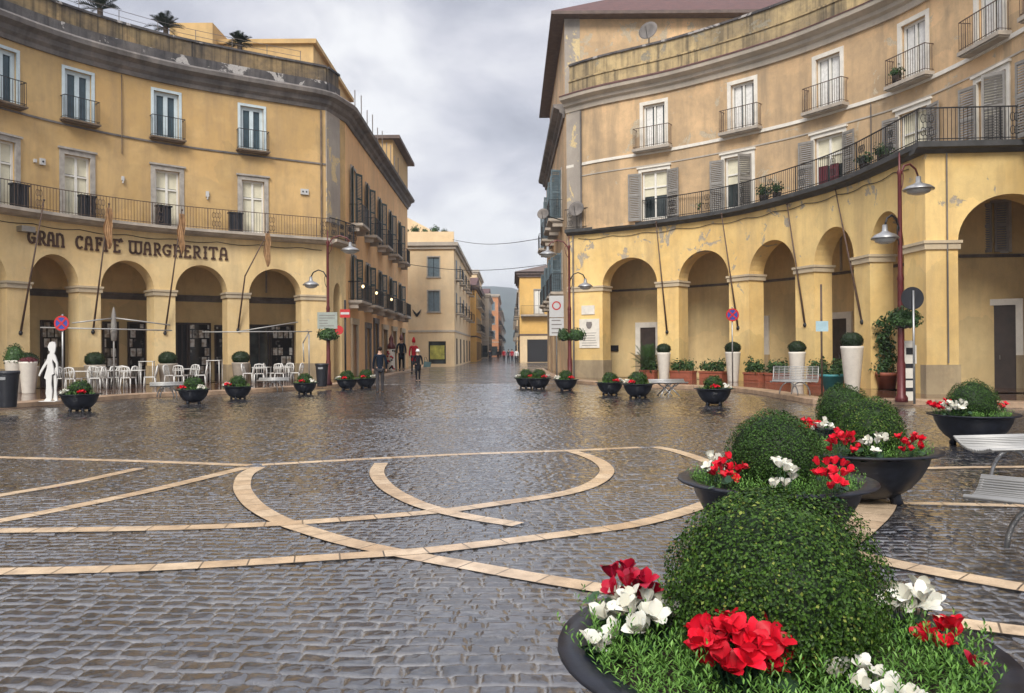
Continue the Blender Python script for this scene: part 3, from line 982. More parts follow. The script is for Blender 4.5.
# ------------------------------------------------------------------ LEFT BUILDING
LB = thing('curved_corner_building', 'curved ochre palazzo with the lettered cafe arcade and mouldy dark parapet', 'building', (-16, 36.6, 0))
SP, RISE, Z_BAL, Z_COR, Z_TOP = 4.4, 1.3, 7.17, 13.96, 16.1
ops = []
piers = []
edges = [(30, 79), (101, 154), (175.5, 227.5), (249, 301)]
prev = None
for a, b in edges:
    sa, sb = LC.at_px(a, SP), LC.at_px(b, SP)
    ops.append(((sa + sb) / 2, sb - sa, 0.15, SP, RISE))
w0 = ops[0][1]
gap = ops[1][0] - ops[1][1] / 2 - (ops[0][0] + ops[0][1] / 2)
s = ops[0][0] - w0 / 2 - gap
while s - w0 > 0.5:
    ops.append((s - w0 / 2, w0, 0.15, SP, RISE))
    s -= w0 + gap
ops.sort()
mb = MB()
wall(mb, LC, 0, LC.L, 0.0, Z_BAL, ops, 0, 0.95, back=True, step=0.4)
mb.build('arcade_wall', M['yellow_left'], LB)
# canted corner with its narrow arch
mb = MB()
wall(mb, LCH, 0, LCH.L, 0.0, Z_BAL, [(1.25, 0.95, 0.15, SP - 0.1, 0.9)], 0, 0.6)
mb.build('corner_wall', M['yellow_left'], LB)
xs = [0.0] + [q for o in ops for q in (o[0] - o[1] / 2, o[0] + o[1] / 2)] + [LC.L]
for i in range(0, len(xs), 2):
    a, b = xs[i], xs[i + 1]
    if b - a < 0.1:
        continue
    mb = MB()
    for (o1, za, zb) in ((0.10, SP - 0.02, SP + 0.07), (0.06, SP - 0.20, SP - 0.022)):
        sweep(mb, LC, a - o1, min(b + o1, LC.L), [(o1, za), (o1, zb), (-0.95 - o1, zb), (-0.95 - o1, za)])
    mb.build('capital', M['stone'], LB)
    mb = MB()
    sweep(mb, LC, max(0, a - 0.05), min(b + 0.05, LC.L), [(0.02, 0.14), (0.02, 1.0), (-0.97, 1.0), (-0.97, 0.14)])
    mb.build('pier_base', M['plinth'], LB)
# behind the arcade
DEP = 3.5
mb = MB()
wall(mb, LC, 0, LC.L, 0.0, 7.0, [], -DEP, 0.2)
mb.build('inner_wall', M['inner_wall'], LB)
mb = MB()
sweep(mb, LC, 0, LC.L, [(-DEP + 0.1, SP), (-DEP + 0.1, SP + 0.10), (-DEP, SP + 0.10), (-DEP, SP)])
sweep(mb, LC, 0, LC.L, [(-DEP + 0.05, SP - 0.22), (-DEP + 0.05, SP - 0.005), (-DEP, SP - 0.005), (-DEP, SP - 0.22)])
mb.build('inner_moulding', M['cornice_grey'], LB)
mb = MB()
sweep(mb, LC, 0, LC.L, [(-0.94, 6.6), (-0.94, 6.7), (-DEP, 6.7), (-DEP, 6.6)])
mb.build('arcade_ceiling', M['yellow_left'], LB)


def shopfront(cv, off, pxa, pxb, z1, m, parent, name='shop_window', door=False, z0=0.15):
    a, b = cv.at_px(pxa, 2.0, off), cv.at_px(pxb, 2.0, off)
    X = cv.M((a + b) / 2, off, 0)
    w = abs(b - a)
    f = MB(X)
    f.box(-w / 2 - 0.08, -w / 2, 0, 0.10, z0, z1)
    f.box(w / 2, w / 2 + 0.08, 0, 0.10, z0, z1)
    f.box(-w / 2 - 0.08, w / 2 + 0.08, 0, 0.102, z1 + 0.001, z1 + 0.1)
    if door:
        f.box(-0.03, 0.03, 0.0, 0.07, z0, z1)
    else:
        f.box(-w / 2, w / 2, 0, 0.08, z0, z0 + 0.35)
    fo = f.build(name, M['dark_door'], parent)
    g = MB(X)
    g.box(-w / 2, w / 2, 0.01, 0.04, z0 + (0.352 if not door else 0), z1)
    g.build('pane' if not door else 'door_leaf', m, fo)


for pa, pb, z1, mm, dr in ((39, 64, 3.0, 'display', 0), (103, 118, 3.0, 'display', 0), (128, 146, 3.0, 'display', 0), (176, 187, 3.0, 'dark', 1), (189, 209, 3.0, 'display', 0),
                           (216, 223, 2.9, 'display', 0), (250, 268, 2.95, 'glass', 1), (271, 292, 2.95, 'display', 0), (-30, 0, 3.0, 'glass', 0)):
    shopfront(LC, -DEP, pa, pb, z1, M[mm], LB, 'shop_door' if dr else 'shop_window', bool(dr))
# dark upper opening at the last arch
a = LC.at_px(257, 5.0, -DEP)
window(LB, LC.M(a, -DEP, SP + 0.35), 0.9, 1.3, 'street', 0.08, 'fanlight')
# upper floors
wins2 = [(-84, 0), (0, 0), (78, 0), (166.5, 0), (252, 0)]
up_ops, dn_ops = [], []
dU = []
for px in (-74, 2, 78, 166.5, 252):
    s = LC.at_px(px, 12.5)
    dU.append(s)
    up_ops.append((s, 1.12, 11.42, 13.55, 0))
dD = []
for px in (-76, 1, 77, 167, 253):
    s = LC.at_px(px, 9.0)
    dD.append(s)
    dn_ops.append((s, 1.08, 7.34, 9.95, 0))
mb = MB()
wall(mb, LC, 0, LC.L, Z_BAL, 10.9, dn_ops, 0, 0.28, step=0.4)
wall(mb, LC, 0, LC.L, 10.9, Z_COR, up_ops, 0, 0.28, step=0.4)
mb.build('upper_wall', M['ochre'], LB)
for s in dU:
    X = LC.M(s, 0, 11.42)
    window(LB, X, 1.12, 2.13, 'lu', 0.12)
    balcony(LB, LC.M(s, 0, 11.40), 1.55, 0.42, 0.95, M['slab_brown'], M['iron'], 0.07)
for s in dD:
    window(LB, LC.M(s, 0, 7.34), 1.08, 2.61, 'ld', 0.2)
# canted corner: grey peeling strip
mb = MB()
wall(mb, LCH, 0, LCH.L, Z_BAL, Z_COR, [], 0, 0.2)
mb.build('corner_wall', M['ochre'], LB)
mb = MB()
sweep(mb, LCH, 0.02, 1.55, [(0.05, Z_BAL + 1.1), (0.05, Z_COR), (0.0, Z_COR), (0.0, Z_BAL + 1.1)])
mb.build('corner_pilaster', M['grey_plaster'], LB)
mb = MB()
for pts_ in (LC,):
    sweep(mb, LC, 0, LC.L, [(0.05, 11.15), (0.05, 11.23), (0.0, 11.23), (0.0, 11.15)])
mb.build('string_course', M['cornice_grey'], LB)
# balcony running along the curve
mb = MB()
sweep(mb, LC, 0, LC.L + 0.0, [(0.62, Z_BAL + 0.04), (0.62, Z_BAL + 0.17), (0, Z_BAL + 0.17), (0, Z_BAL - 0.12), (0.35, Z_BAL - 0.08), (0.5, Z_BAL + 0.02)])
sweep(mb, LCH, 0.0, LCH.L, [(0.62, Z_BAL + 0.04), (0.62, Z_BAL + 0.17), (0, Z_BAL + 0.17), (0, Z_BAL - 0.12), (0.35, Z_BAL - 0.08), (0.5, Z_BAL + 0.02)])
bal = mb.build('long_balcony', M['slab_stone'], LB)
mb = MB()
pts = [LC.p(LC.L * i / 60, 0.55)[:2] for i in range(61)]
cpt = LCH.p(0.25, 0.55)[:2]
railing(mb, pts, Z_BAL + 0.17, Z_BAL + 1.15, 0.13, 0.009, 0.022, 26)
mb.build('railing', M['iron_rust'], bal)
mb = MB()
railing(mb, [LC.p(LC.L, 0.57)[:2], cpt, LCH.p(LCH.L, 0.57)[:2], LCH.p(LCH.L, 0.0)[:2]], Z_BAL + 0.17, Z_BAL + 1.2, 0.11, 0.013, 0.03, 8)
mb.build('railing', M['iron'], bal)
# cornice and parapet, carried round the corner and down the street side
CORP = [(0.0, Z_COR), (0.10, Z_COR), (0.14, Z_COR + 0.18), (0.30, Z_COR + 0.30), (0.34, Z_COR + 0.5), (0.62, Z_COR + 0.62), (0.66, Z_COR + 0.80), (0.58, Z_COR + 0.9), (0.0, Z_COR + 0.95)]
full = Curve([LC.p(LC.L * i / 40)[:2] for i in range(40)] + [(-9.55, 41.05), (-8.95, 43.2), (-9.0, 52), (-9.08, 70)], False)
mb = MB()
sweep(mb, full, 0, full.L, CORP, 0.4)
mb.build('cornice', M['cornice_grey'], LB)
mb = MB()
sweep(mb, LC, 0, LC.L, [(0.25, Z_COR + 0.9), (0.25, 15.38), (-0.35, 15.38), (-0.35, Z_COR + 0.9)])
sweep(mb, LCH, 0, 1.2, [(0.25, Z_COR + 0.9), (0.25, 15.38), (-0.35, 15.38), (-0.35, Z_COR + 0.9)])
mb.build('parapet_band', M['parapet_band'], LB)
mb = MB()
sweep(mb, LC, 0, LC.L, [(0.17, 15.38), (0.17, Z_TOP), (-0.28, Z_TOP), (-0.28, 15.38)])
sweep(mb, LCH, 0, 1.2, [(0.17, 15.38), (0.17, Z_TOP), (-0.28, Z_TOP), (-0.28, 15.38)])
mb.build('parapet', M['parapet_dark'], LB)
mb = MB()
sweep(mb, LC, 0, LC.L, [(0.24, Z_TOP), (0.24, Z_TOP + 0.1), (-0.35, Z_TOP + 0.1), (-0.35, Z_TOP)])
sweep(mb, LCH, 0, 1.25, [(0.24, Z_TOP), (0.24, Z_TOP + 0.1), (-0.35, Z_TOP + 0.1), (-0.35, Z_TOP)])
mb.build('coping', M['parapet_band'], LB)
mb = MB()
for i in range(14):
    a = LC.L * (0.05 + 0.9 * i / 13)
    mb.tube([LC.p(a, -0.2, Z_TOP + 0.1), LC.p(a, -0.2, Z_TOP + 0.75)], 0.018, 4)
for z in (Z_TOP + 0.45, Z_TOP + 0.73):
    mb.tube([LC.p(LC.L * (0.05 + 0.9 * i / 40), -0.2, z) for i in range(41)], 0.012, 4)
mb.build('roof_railing', M['cornice_grey'], LB)
mb = MB()
mb.add([LC.p(LC.L * i / 30, -0.3, 14.9) for i in range(31)] + [(-9.3, 43.2, 14.9), (-9.4, 70, 14.9), (-24, 70, 14.9), (-36, 40, 14.9), (-36, 22, 14.9)], [tuple(range(36))])
mb.build('flat_roof', M['roof_flat'], LB)
mb = MB()
mb.box(-30.0, -11.2, 45.5, 56, 14.9, 19.1)
mb.box(-30.0, -11.0, 45.3, 56.2, 19.1, 19.35)
mb.box(-19.0, -16.6, 44.6, 49, 14.9, 20.0)
mb.build('penthouse', M['ochre'], LB)
mb = MB()
mb.box(-36, -35.7, 22, 70, 0, 14.9)
mb.box(-35.7, -9.1, 69.7, 70, 0, 14.9)
mb.box(-35.7, -22.6, 21.7, 22, 0, 14.9)
mb.build('rear_wall', M['ochre'], LB)
# street side of the left building
wy = [45.4, 50.0, 54.8, 59.7, 64.8]
up = [(y - 43.2, 1.25, 8.75, 11.9, 0) for y in wy]
lo = [(y - 43.2, 1.25, 4.45, 6.95, 0) for y in wy]
mb = MB()
wall(mb, LW, 0, LW.L, 4.2, 7.8, lo, 0, 0.25)
wall(mb, LW, 0, LW.L, 7.8, Z_COR, up, 0, 0.25)
mb.build('street_wall', M['orange'], LB)
mb = MB()
gops = [(2.2, 1.7, 0.15, 3.1, 0), (6.6, 1.6, 0.15, 3.0, 0), (9.6, 1.5, 0.15, 3.4, 0), (13.4, 2.2, 0.15, 3.1, 0), (18.0, 2.2, 0.15, 3.1, 0), (23, 2.2, 0.15, 3.1, 0)]
wall(mb, LW, 0, LW.L, 0, 4.2, gops, 0, 0.4)
mb.build('ground_floor_wall', M['orange'], LB)
for i, o in enumerate(gops):
    g = MB(LW.M(o[0], -0.35, 0))
    g.box(-o[1] / 2, o[1] / 2, -0.05, 0.02, 0.15, o[3])
    g.build('shop_window', M[['glass', 'shutter_grey', 'dark', 'glass', 'display', 'glass'][i]], LB)
    p = MB(LW.M(o[0], 0, 0))
    for sg in (-1, 1):
        p.box(sg * o[1] / 2 - 0.16, sg * o[1] / 2 + 0.16, 0.0, 0.09, 0.15, o[3])
    p.box(-o[1] / 2 - 0.2, o[1] / 2 + 0.2, 0.0, 0.12, o[3] + 0.002, o[3] + 0.35)
    p.build('shop_surround', M['cornice_grey' if i in (1, 2) else 'stone'], LB)
pst = MB(LW.M(2.2, -0.3, 0))
pst.box(-0.7, -0.05, 0.03, 0.06, 0.5, 2.7)
pst.build('poster', M['posterblue'], LB)
pst = MB(LW.M(2.2, -0.3, 0))
pst.box(0.02, 0.6, 0.03, 0.06, 0.5, 2.2)
pst.build('poster', M['magenta'], LB)
for k, y in enumerate(wy):
    s = y - 43.2
    X = LW.M(s, 0, 8.75)
    fr = window(LB, X, 1.25, 3.15, 'street', 0.14)
    shutters(fr, X, 1.25, 3.1, M['shutter_green'], (163, 158))
    balcony(LB, LW.M(s, 0, 8.7), 2.3, 0.75, 1.05, M['slab_stone'], M['iron'], 0.14, True)
    X = LW.M(s, 0, 4.45)
    fr = window(LB, X, 1.25, 2.5, 'street', 0.14)
    shutters(fr, X, 1.25, 2.45, M['shutter_green'], (163, 158))
for y in wy:
    balcony(LB, LW.M(y - 43.2, 0, 4.4), 3.1, 0.75, 1.0, M['slab_stone'], M['iron'], 0.14, True)
# little roof room over the street end, and the aerial stakes along the eave
mb = MB()
mb.box(-12.5, -8.9, 60.5, 69, 14.9, 17.6)
mb.build('roof_room', M['ochre'], LB)
mb = MB()
mb.box(-12.9, -8.35, 60.1, 69.4, 17.6, 17.85)
mb.build('roof_room_eave', M['roof_brown'], LB)
mb = MB()
for i in range(10):
    y = 45 + i * 1.9
    mb.tube([(-8.75, y, 14.8), (-8.75, y, 16.3 + 0.3 * (i % 2))], 0.03, 4)
mb.build('eave_stakes', M['grey_marks'], LB)

# ------------------------------------------------------------------ RIGHT BUILDING
RB = thing('curved_corner_building', 'tall curved peach palazzo over the yellow peeling arcade with terraces', 'building', (11, 36, 0))
SPR, RR, ZB = 4.8, 1.38, 7.65
rops = []
for a, b in ((602.5, 657), (678.5, 729), (749, 795), (814, 854), (870, 904)):
    sa, sb = RL.at_px(a, SPR), RL.at_px(b, SPR)
    rops.append(((sa + sb) / 2, sb - sa, 0.15, SPR, RR))
mb = MB()
wall(mb, RL, 0, RL.L, 0, ZB, rops, 0, 0.85, back=True, step=0.4)
mb.build('arcade_wall', M['yellow_right'], RB)
pops = [(PAV.at_px(958, SPR) + 1.62, 3.24, 0.15, SPR, RR + 0.1), (PAV.at_px(958, SPR) + 5.0, 1.9, 0.15, SPR, RR)]
mb = MB()
wall(mb, PAV, 0, PAV.L, 0, ZB, pops, 0, 0.85, back=True, step=0.4)
mb.build('front_arcade_wall', M['yellow_right'], RB)
xs = [0.0] + [q for o in rops for q in (o[0] - o[1] / 2, o[0] + o[1] / 2)] + [RL.L]
allp = [(RL, xs[i], xs[i + 1]) for i in range(0, len(xs), 2)]
xs = [0.0] + [q for o in pops for q in (o[0] - o[1] / 2, o[0] + o[1] / 2)] + [PAV.L]
allp += [(PAV, xs[i], xs[i + 1]) for i in range(0, len(xs), 2)]
for cv, a, b in allp:
    mb = MB()
    last = (cv is RL and b > RL.L - 0.01)
    for (o1, za, zb) in ((0.10, SPR - 0.02, SPR + 0.07), (0.06, SPR - 0.20, SPR - 0.022)):
        d = 0.003 if cv is PAV else 0
        sweep(mb, cv, a - (0 if a == 0 and cv is not PAV else o1), b if last else b + o1, [(o1 + d, za + d), (o1 + d, zb + d), (-0.85 - o1, zb + d), (-0.85 - o1, za + d)])
    mb.build('capital', M['stone'], RB)
    mb = MB()
    d = 0.004 if cv is PAV else 0
    sweep(mb, cv, max(0, a - 0.04) - (0.04 if cv is PAV and a == 0 else 0), b if last else b + 0.04, [(0.04 + d, 0.14), (0.04 + d, 1.05 + d), (-0.89, 1.05 + d), (-0.89, 0.14)])
    if cv is PAV or a == 0:
        mb.build('pier_base', M['plinth'], RB)
DR = 3.1
inn = Curve([RL.p(RL.L * i / 60, -DR)[:2] for i in range(44)] + [(15.3, 28.3), (20.5, 28.0)], False)
mb = MB()
wall(mb, inn, 0, inn.L, 0, 7.5, [], 0, 0.2)
mb.build('inner_wall', M['inner_wall'], RB)
mb = MB()
sweep(mb, inn, 0, inn.L, [(0.08, SPR - 0.05), (0.08, SPR + 0.06), (0, SPR + 0.06), (0, SPR - 0.05)])
mb.build('inner_moulding', M['cornice_grey'], RB)
mb = MB()
mb.add([RL.p(RL.L * i / 30, -0.8, 7.2) for i in range(31)] + [(13.5, 25.4, 7.2), (20.5, 25.0, 7.2), (20.5, 27.7, 7.2)] + [inn.p(inn.L * (1 - i / 30), 0, 7.2) for i in range(31)], [tuple(range(65))])
mb.build('arcade_ceiling', M['inner_wall'], RB)


def inner_door(pxa, pxb, z1, m, sw=0.28, name='door', cv=inn, parent=RB, split=True):
    a, b = (cv.at_px(pxa, 2.0), cv.at_px(pxb, 2.0)) if pxa < 900 else (cv.L - 4.0, cv.L - 2.85)
    w = abs(b - a)
    X = cv.M((a + b) / 2, 0, 0)
    f = MB(X)
    for sg in (-1, 1):
        x0, x1 = sorted((sg * w / 2, sg * (w / 2 + sw)))
        f.box(x0, x1, -0.02, 0.1, 1.3 if split else 0.15, z1)
    f.box(-w / 2 - sw, w / 2 + sw, -0.02, 0.102, z1 + 0.001, z1 + sw)
    fo = f.build(name, M['surround_white'], parent)
    if split:
        f = MB(X)
        for sg in (-1, 1):
            x0, x1 = sorted((sg * w / 2, sg * (w / 2 + sw)))
            f.box(x0, x1, -0.02, 0.12, 0.15, 1.298)
        f.build('jamb_base', M['plinth'], fo)
    g = MB(X)
    g.box(-w / 2, -0.01, 0.0, 0.04, 0.15, z1)
    g.box(0.01, w / 2, 0.0, 0.04, 0.15, z1)
    g.box(-0.01, 0.01, 0.0, 0.03, 0.15, z1)
    for z in (0.5, 1.6):
        for sg in (-1, 1):
            x0, x1 = sorted((sg * 0.12, sg * (w / 2 - 0.1)))
            g.box(x0, x1, 0.0, 0.055, z, z + 0.9)
    dl = g.build('door_leaf', m, fo)
    h = MB(X)
    h.tube([(0.1, 0.07, 1.15), (0.1, 0.09, 1.3)], 0.02, 6)
    h.build('handle', M['silver'], fo)
    return fo


inner_door(641, 656, 2.75, M['dark_door'])
inner_door(758.5, 765, 2.9, M['dark_door'], 0.25)
inner_door(830, 848, 2.85, M['dark_door'])
inner_door(982, 1018, 3.05, M['dark_door'], 0.22)
g = MB(inn.M(inn.at_px(607, 2.5), 0, 1.2))
g.box(-0.2, 0.2, 0, 0.05, 0, 1.7)
g.build('meter_cabinet', M['inner_wall'], RB)
g = MB(inn.M(inn.at_px(615, 1.8), 0, 1.5))
g.box(-0.22, 0.22, 0, 0.08, 0, 0.32)
g.build('vent_grille', M['dark'], RB)
for px, w, h in ((834, 0.75, 1.6), (997, 0.9, 1.75)):
    s = inn.at_px(px, 5.5) if px < 900 else inn.L - 3.5
    X = inn.M(s, 0, SPR + 0.1)
    fr = window(RB, X, w, h, 'street', 0.1, 'mezzanine_window')
    if px > 900:
        shutters(fr, X, w, h, M['shutter_grey'], (12, 12))
# terrace floor between arcade front and the upper wall
SU0 = 0.0
mb = MB()
nU = 50
low = [RL.p(RL.L * i / 40, 0.0)[:2] for i in range(41)] + [PAV.p(PAV.L * i / 6, 0)[:2] for i in range(1, 7)]
upc = [RU.p(RU.L * i / nU, -0.2)[:2] for i in range(nU + 1)]
vs = [(x, y, ZB + 0.21) for x, y in low] + [(20.5, 30, ZB + 0.21), (18, 36, ZB + 0.21), (9, 45, ZB + 0.21), (3, 44, ZB + 0.21)]
mb.add(vs, [tuple(range(len(vs)))])
mb.build('terrace_floor', M['roof_flat'], RB)
mb = MB()
edge = Curve([p for p in low[:-6]] + [], False)
SLP = [(0.36, ZB + 0.03), (0.36, ZB + 0.20), (-0.3, ZB + 0.20), (-0.3, ZB - 0.1), (0.08, ZB - 0.1), (0.2, ZB - 0.0)]
sweep(mb, RL, 0, RL.L, SLP, 0.4)
sweep(mb, PAV, -0.36, PAV.L, [(o + (0.003 if o > 0 else 0), z + 0.003) for o, z in SLP], 0.6)
tb = mb.build('terrace_slab', M['slab_dark'], RB)
mb = MB()
pts = [RL.p(RL.L * i / 60, 0.3)[:2] for i in range(61)]
railing(mb, pts + [PAV.p(-0.3, 0.3)[:2], PAV.p(PAV.L, 0.3)[:2]], ZB + 0.2, ZB + 1.22, 0.12, 0.010, 0.026, 22)
mb.build('railing', M['iron'], tb)
# upper floors
wU = [(654, 654), (743, 743), (828.5, 828.5), (914, 914), (990, 990), (1055, 1055)]
wD = [655, 738, 829, 914, 992, 1052]
dn, up = [], []
sU = [RU.at_px(p[0], 12.5) for p in wU]
sD = [RU.at_px(p, 9.2) for p in wD]
dn = [(s, 1.35, ZB + 0.22, 10.25, 0) for s in sD]
up = [(s, 1.15, 11.38, 13.5, 0) for s in sU]
mb = MB()
wall(mb, RU, 0, RU.L, ZB + 0.1, 10.9, dn, 0, 0.28, step=0.4)
wall(mb, RU, 0, RU.L, 10.9, Z_COR, up, 0, 0.28, step=0.4)
mb.build('upper_wall', M['peach'], RB)
for i, s in enumerate(sU):
    window(RB, RU.M(s, 0, 11.38), 1.15, 2.12, 'ru', 0.17)
    balcony(RB, RU.M(s, 0, 11.34), 1.95, 0.48, 0.98, M['slab_stone'], M['iron_rust'], 0.13)
for i, s in enumerate(sD):
    X = RU.M(s, 0, ZB + 0.22)
    h = 10.25 - ZB - 0.22
    fr = window(RB, X, 1.35, h, 'rd', 0.16)
    sh = ((168, 168), (168, 60), (166, 166), (168, 168), (166, 40), (168, 168))[i]
    shutters(fr, X, 1.35, h - 0.05, M['shutter_grey'], sh)
    if i == 2:
        for xx in (-0.3, 0.22):
            c = MB(X)
            c.box(xx - 0.2, xx + 0.2, -0.04, -0.02, 0.1, h * 0.5)
            c.build('cloth', M['maroon_cloth'], fr)
mb = MB()
sweep(mb, RU, 0, RU.L, [(0.06, 11.08), (0.06, 11.22), (0, 11.22), (0, 11.08)])
mb.build('string_course', M['surround_white'], RB)
mb = MB()
sweep(mb, RU, 0, RU.L, [(0.03, 10.52), (0.03, 10.58), (0, 10.58), (0, 10.52)])
mb.build('hairline_moulding', M['cornice_pale'], RB)
CORR = [(0.0, Z_COR), (0.10, Z_COR), (0.13, Z_COR + 0.22), (0.28, Z_COR + 0.30), (0.30, Z_COR + 0.44), (0.58, Z_COR + 0.56), (0.62, Z_COR + 0.72), (0.0, Z_COR + 0.76)]
mb = MB()
sweep(mb, RU, 0, RU.L, CORR, 0.4)
mb.build('cornice', M['cornice_pale'], RB)
mb = MB()
sweep(mb, RU, 0.0, RU.L, [(0.64, 14.68), (0.64, 14.73), (0.1, 14.98), (0.1, 14.76)], 0.4)
rr = mb.build('tile_ledge', M['roof_tile'], RB)
mb = MB()
sweep(mb, RU, 0.25, RU.L, [(0.12, 14.76), (0.12, 15.5), (-0.35, 15.5), (-0.35, 14.76)])
mb.build('parapet', M['parapet_tan'], RB)
mb = MB()
sweep(mb, RU, 0.25, RU.L, [(0.17, 15.5), (0.17, 15.57), (0.06, 15.62), (0.06, 16.35), (-0.35, 16.35), (-0.35, 15.5)])
mb.build('parapet_top', M['parapet_tan'], RB)
mb = MB()
sweep(mb, RU, 0.25, RU.L, [(0.14, 16.35), (0.14, 16.45), (-0.4, 16.45), (-0.4, 16.35)])
mb.build('coping', M['parapet_band'], RB)
# corner strip
mb = MB()
sweep(mb, RU, 0.02, 0.95, [(0.06, ZB + 0.2), (0.06, Z_COR), (0, Z_COR), (0, ZB + 0.2)])
mb.build('corner_pilaster', M['grey_plaster'], RB)
# attic set back behind the parapet, with its tiled roof
mb = MB()
mb.box(2.95, 24, 42.9, 60.0, 14.0, 19.35)
mb.build('attic_wall', M['peach'], RB)
mb = MB()
mb.box(2.93, 3.75, 42.84, 42.9, 14.3, 19.35)
mb.build('attic_pilaster', M['grey_plaster'], RB)
mb = MB()
mb.box(2.2, 24, 42.2, 61.2, 19.35, 19.52)
mb.build('attic_eave', M['roof_brown'], RB)
mb = MB()
mb.add([(2.2, 42.2, 19.52), (25, 42.2, 19.52), (25, 61.2, 19.52), (2.2, 61.2, 19.52), (9.5, 51, 24.6), (25, 51, 24.6)], [(0, 1, 5, 4), (1, 2, 5), (2, 3, 4, 5), (3, 0, 4)])
mb.build('attic_roof', M['roof_tile'], RB)
mb = MB()
mb.add([RU.p(RU.L * i / 30, -0.3, 14.7) for i in range(31)] + [(24, 14, 14.7), (24, 43, 14.7), (3, 43, 14.7)], [tuple(range(34))])
mb.build('flat_roof', M['roof_flat'], RB)
mb = MB()
mb.box(23.7, 24, 14, 60, 0, 14.6)
mb.box(14.6, 23.7, 13.7, 14, 0, 14.6)
mb.box(2.9, 24, 61.7, 62, 0, 14.0)
mb.box(20.2, 20.5, 14.0, 24.0, 0, 7.6)
mb.build('rear_wall', M['peach'], RB)
for cv_, sa_, off_, z0_, z1_ in ((RU, 1.02, 0.1, ZB + 0.2, 13.9), (RL, 0.35, 0.08, 0.16, ZB - 0.1), (PAV, 0.62, 0.07, 1.1, ZB - 0.1), (RU, RU.at_px(872, 10), 0.07, ZB + 0.2, 11.0)):
    mb = MB()
    mb.tube([cv_.p(sa_, off_, z0_), cv_.p(sa_, off_, z1_)], 0.045 if off_ > 0.07 else 0.022, 7)
    mb.build('downpipe', M['cornice_grey'], RB)
mb = MB()
mb.tube([RL.p(RL.L * (0.03 + 0.93 * i / 60), 0.04, ZB - 0.28 - 0.10 * abs(math.sin(i * 0.55))) for i in range(61)], 0.014, 4)
mb.build('wall_cable', M['wire'], RB)
mb = MB()
mb.tube([LC.p(LC.L * (0.2 + 0.79 * i / 60), 0.04, Z_BAL - 0.32 - 0.09 * abs(math.sin(i * 0.5))) for i in range(61)], 0.014, 4)
mb.build('wall_cable', M['wire'], LB)
for px_ in (121, 321):
    mb = MB()
    s_ = LC.at_px(px_, 12)
    mb.tube([LC.p(s_, 0.05, 10.4 if px_ == 121 else Z_BAL + 0.2), LC.p(s_, 0.05, 13.9)], 0.02 if px_ == 121 else 0.05, 7)
    mb.build('downpipe', M['slab_brown'], LB)
# street side of the right building
sy = [3.2, 8.0, 12.8, 16.2]
mb = MB()
wall(mb, RWN, 0, RWN.L, 0, 4.6, [(3, 2, .15, 3.2, 0), (8, 2, .15, 3.2, 0), (13, 2, .15, 3.2, 0)], 0, 0.3)
wall(mb, RWN, 0, RWN.L, 4.6, 8.0, [(s, 1.2, 4.9, 7.1, 0) for s in sy], 0, 0.25)
wall(mb, RWN, 0, RWN.L, 8.0, Z_COR + 0.1, [(s, 1.2, 9.0, 11.8, 0) for s in sy], 0, 0.25)
wall(mb, Curve([(2.9, 42.6), (2.95, 41.9)], False), 0, 0.7, 0, Z_COR, [], 0, .2)
mb.build('street_wall', M['peach'], RB)
for s in (3, 8, 13):
    g = MB(RWN.M(s, -0.28, 0))
    g.box(-1, 1, -0.05, 0.02, 0.15, 3.2)
    g.build('shop_window', M['glass'], RB)
for s in sy:
    for z, h in ((4.9, 2.2), (9.0, 2.8)):
        X = RWN.M(s, 0, z)
        fr = window(RB, X, 1.2, h, 'street', 0.12)
        shutters(fr, X, 1.2, h - 0.05, M['shutter_blue'], (120, 110))
    balcony(RB, RWN.M(s, 0, 8.95), 2.2, 0.8, 1.05, M['slab_stone'], M['iron'], 0.14, True)
    balcony(RB, RWN.M(s, 0, 4.85), 2.2, 0.7, 1.0, M['slab_stone'], M['iron'], 0.14, True)
mb = MB()
sweep(mb, RWN, 0, RWN.L, CORR)
mb.build('cornice', M['cornice_grey'], RB)


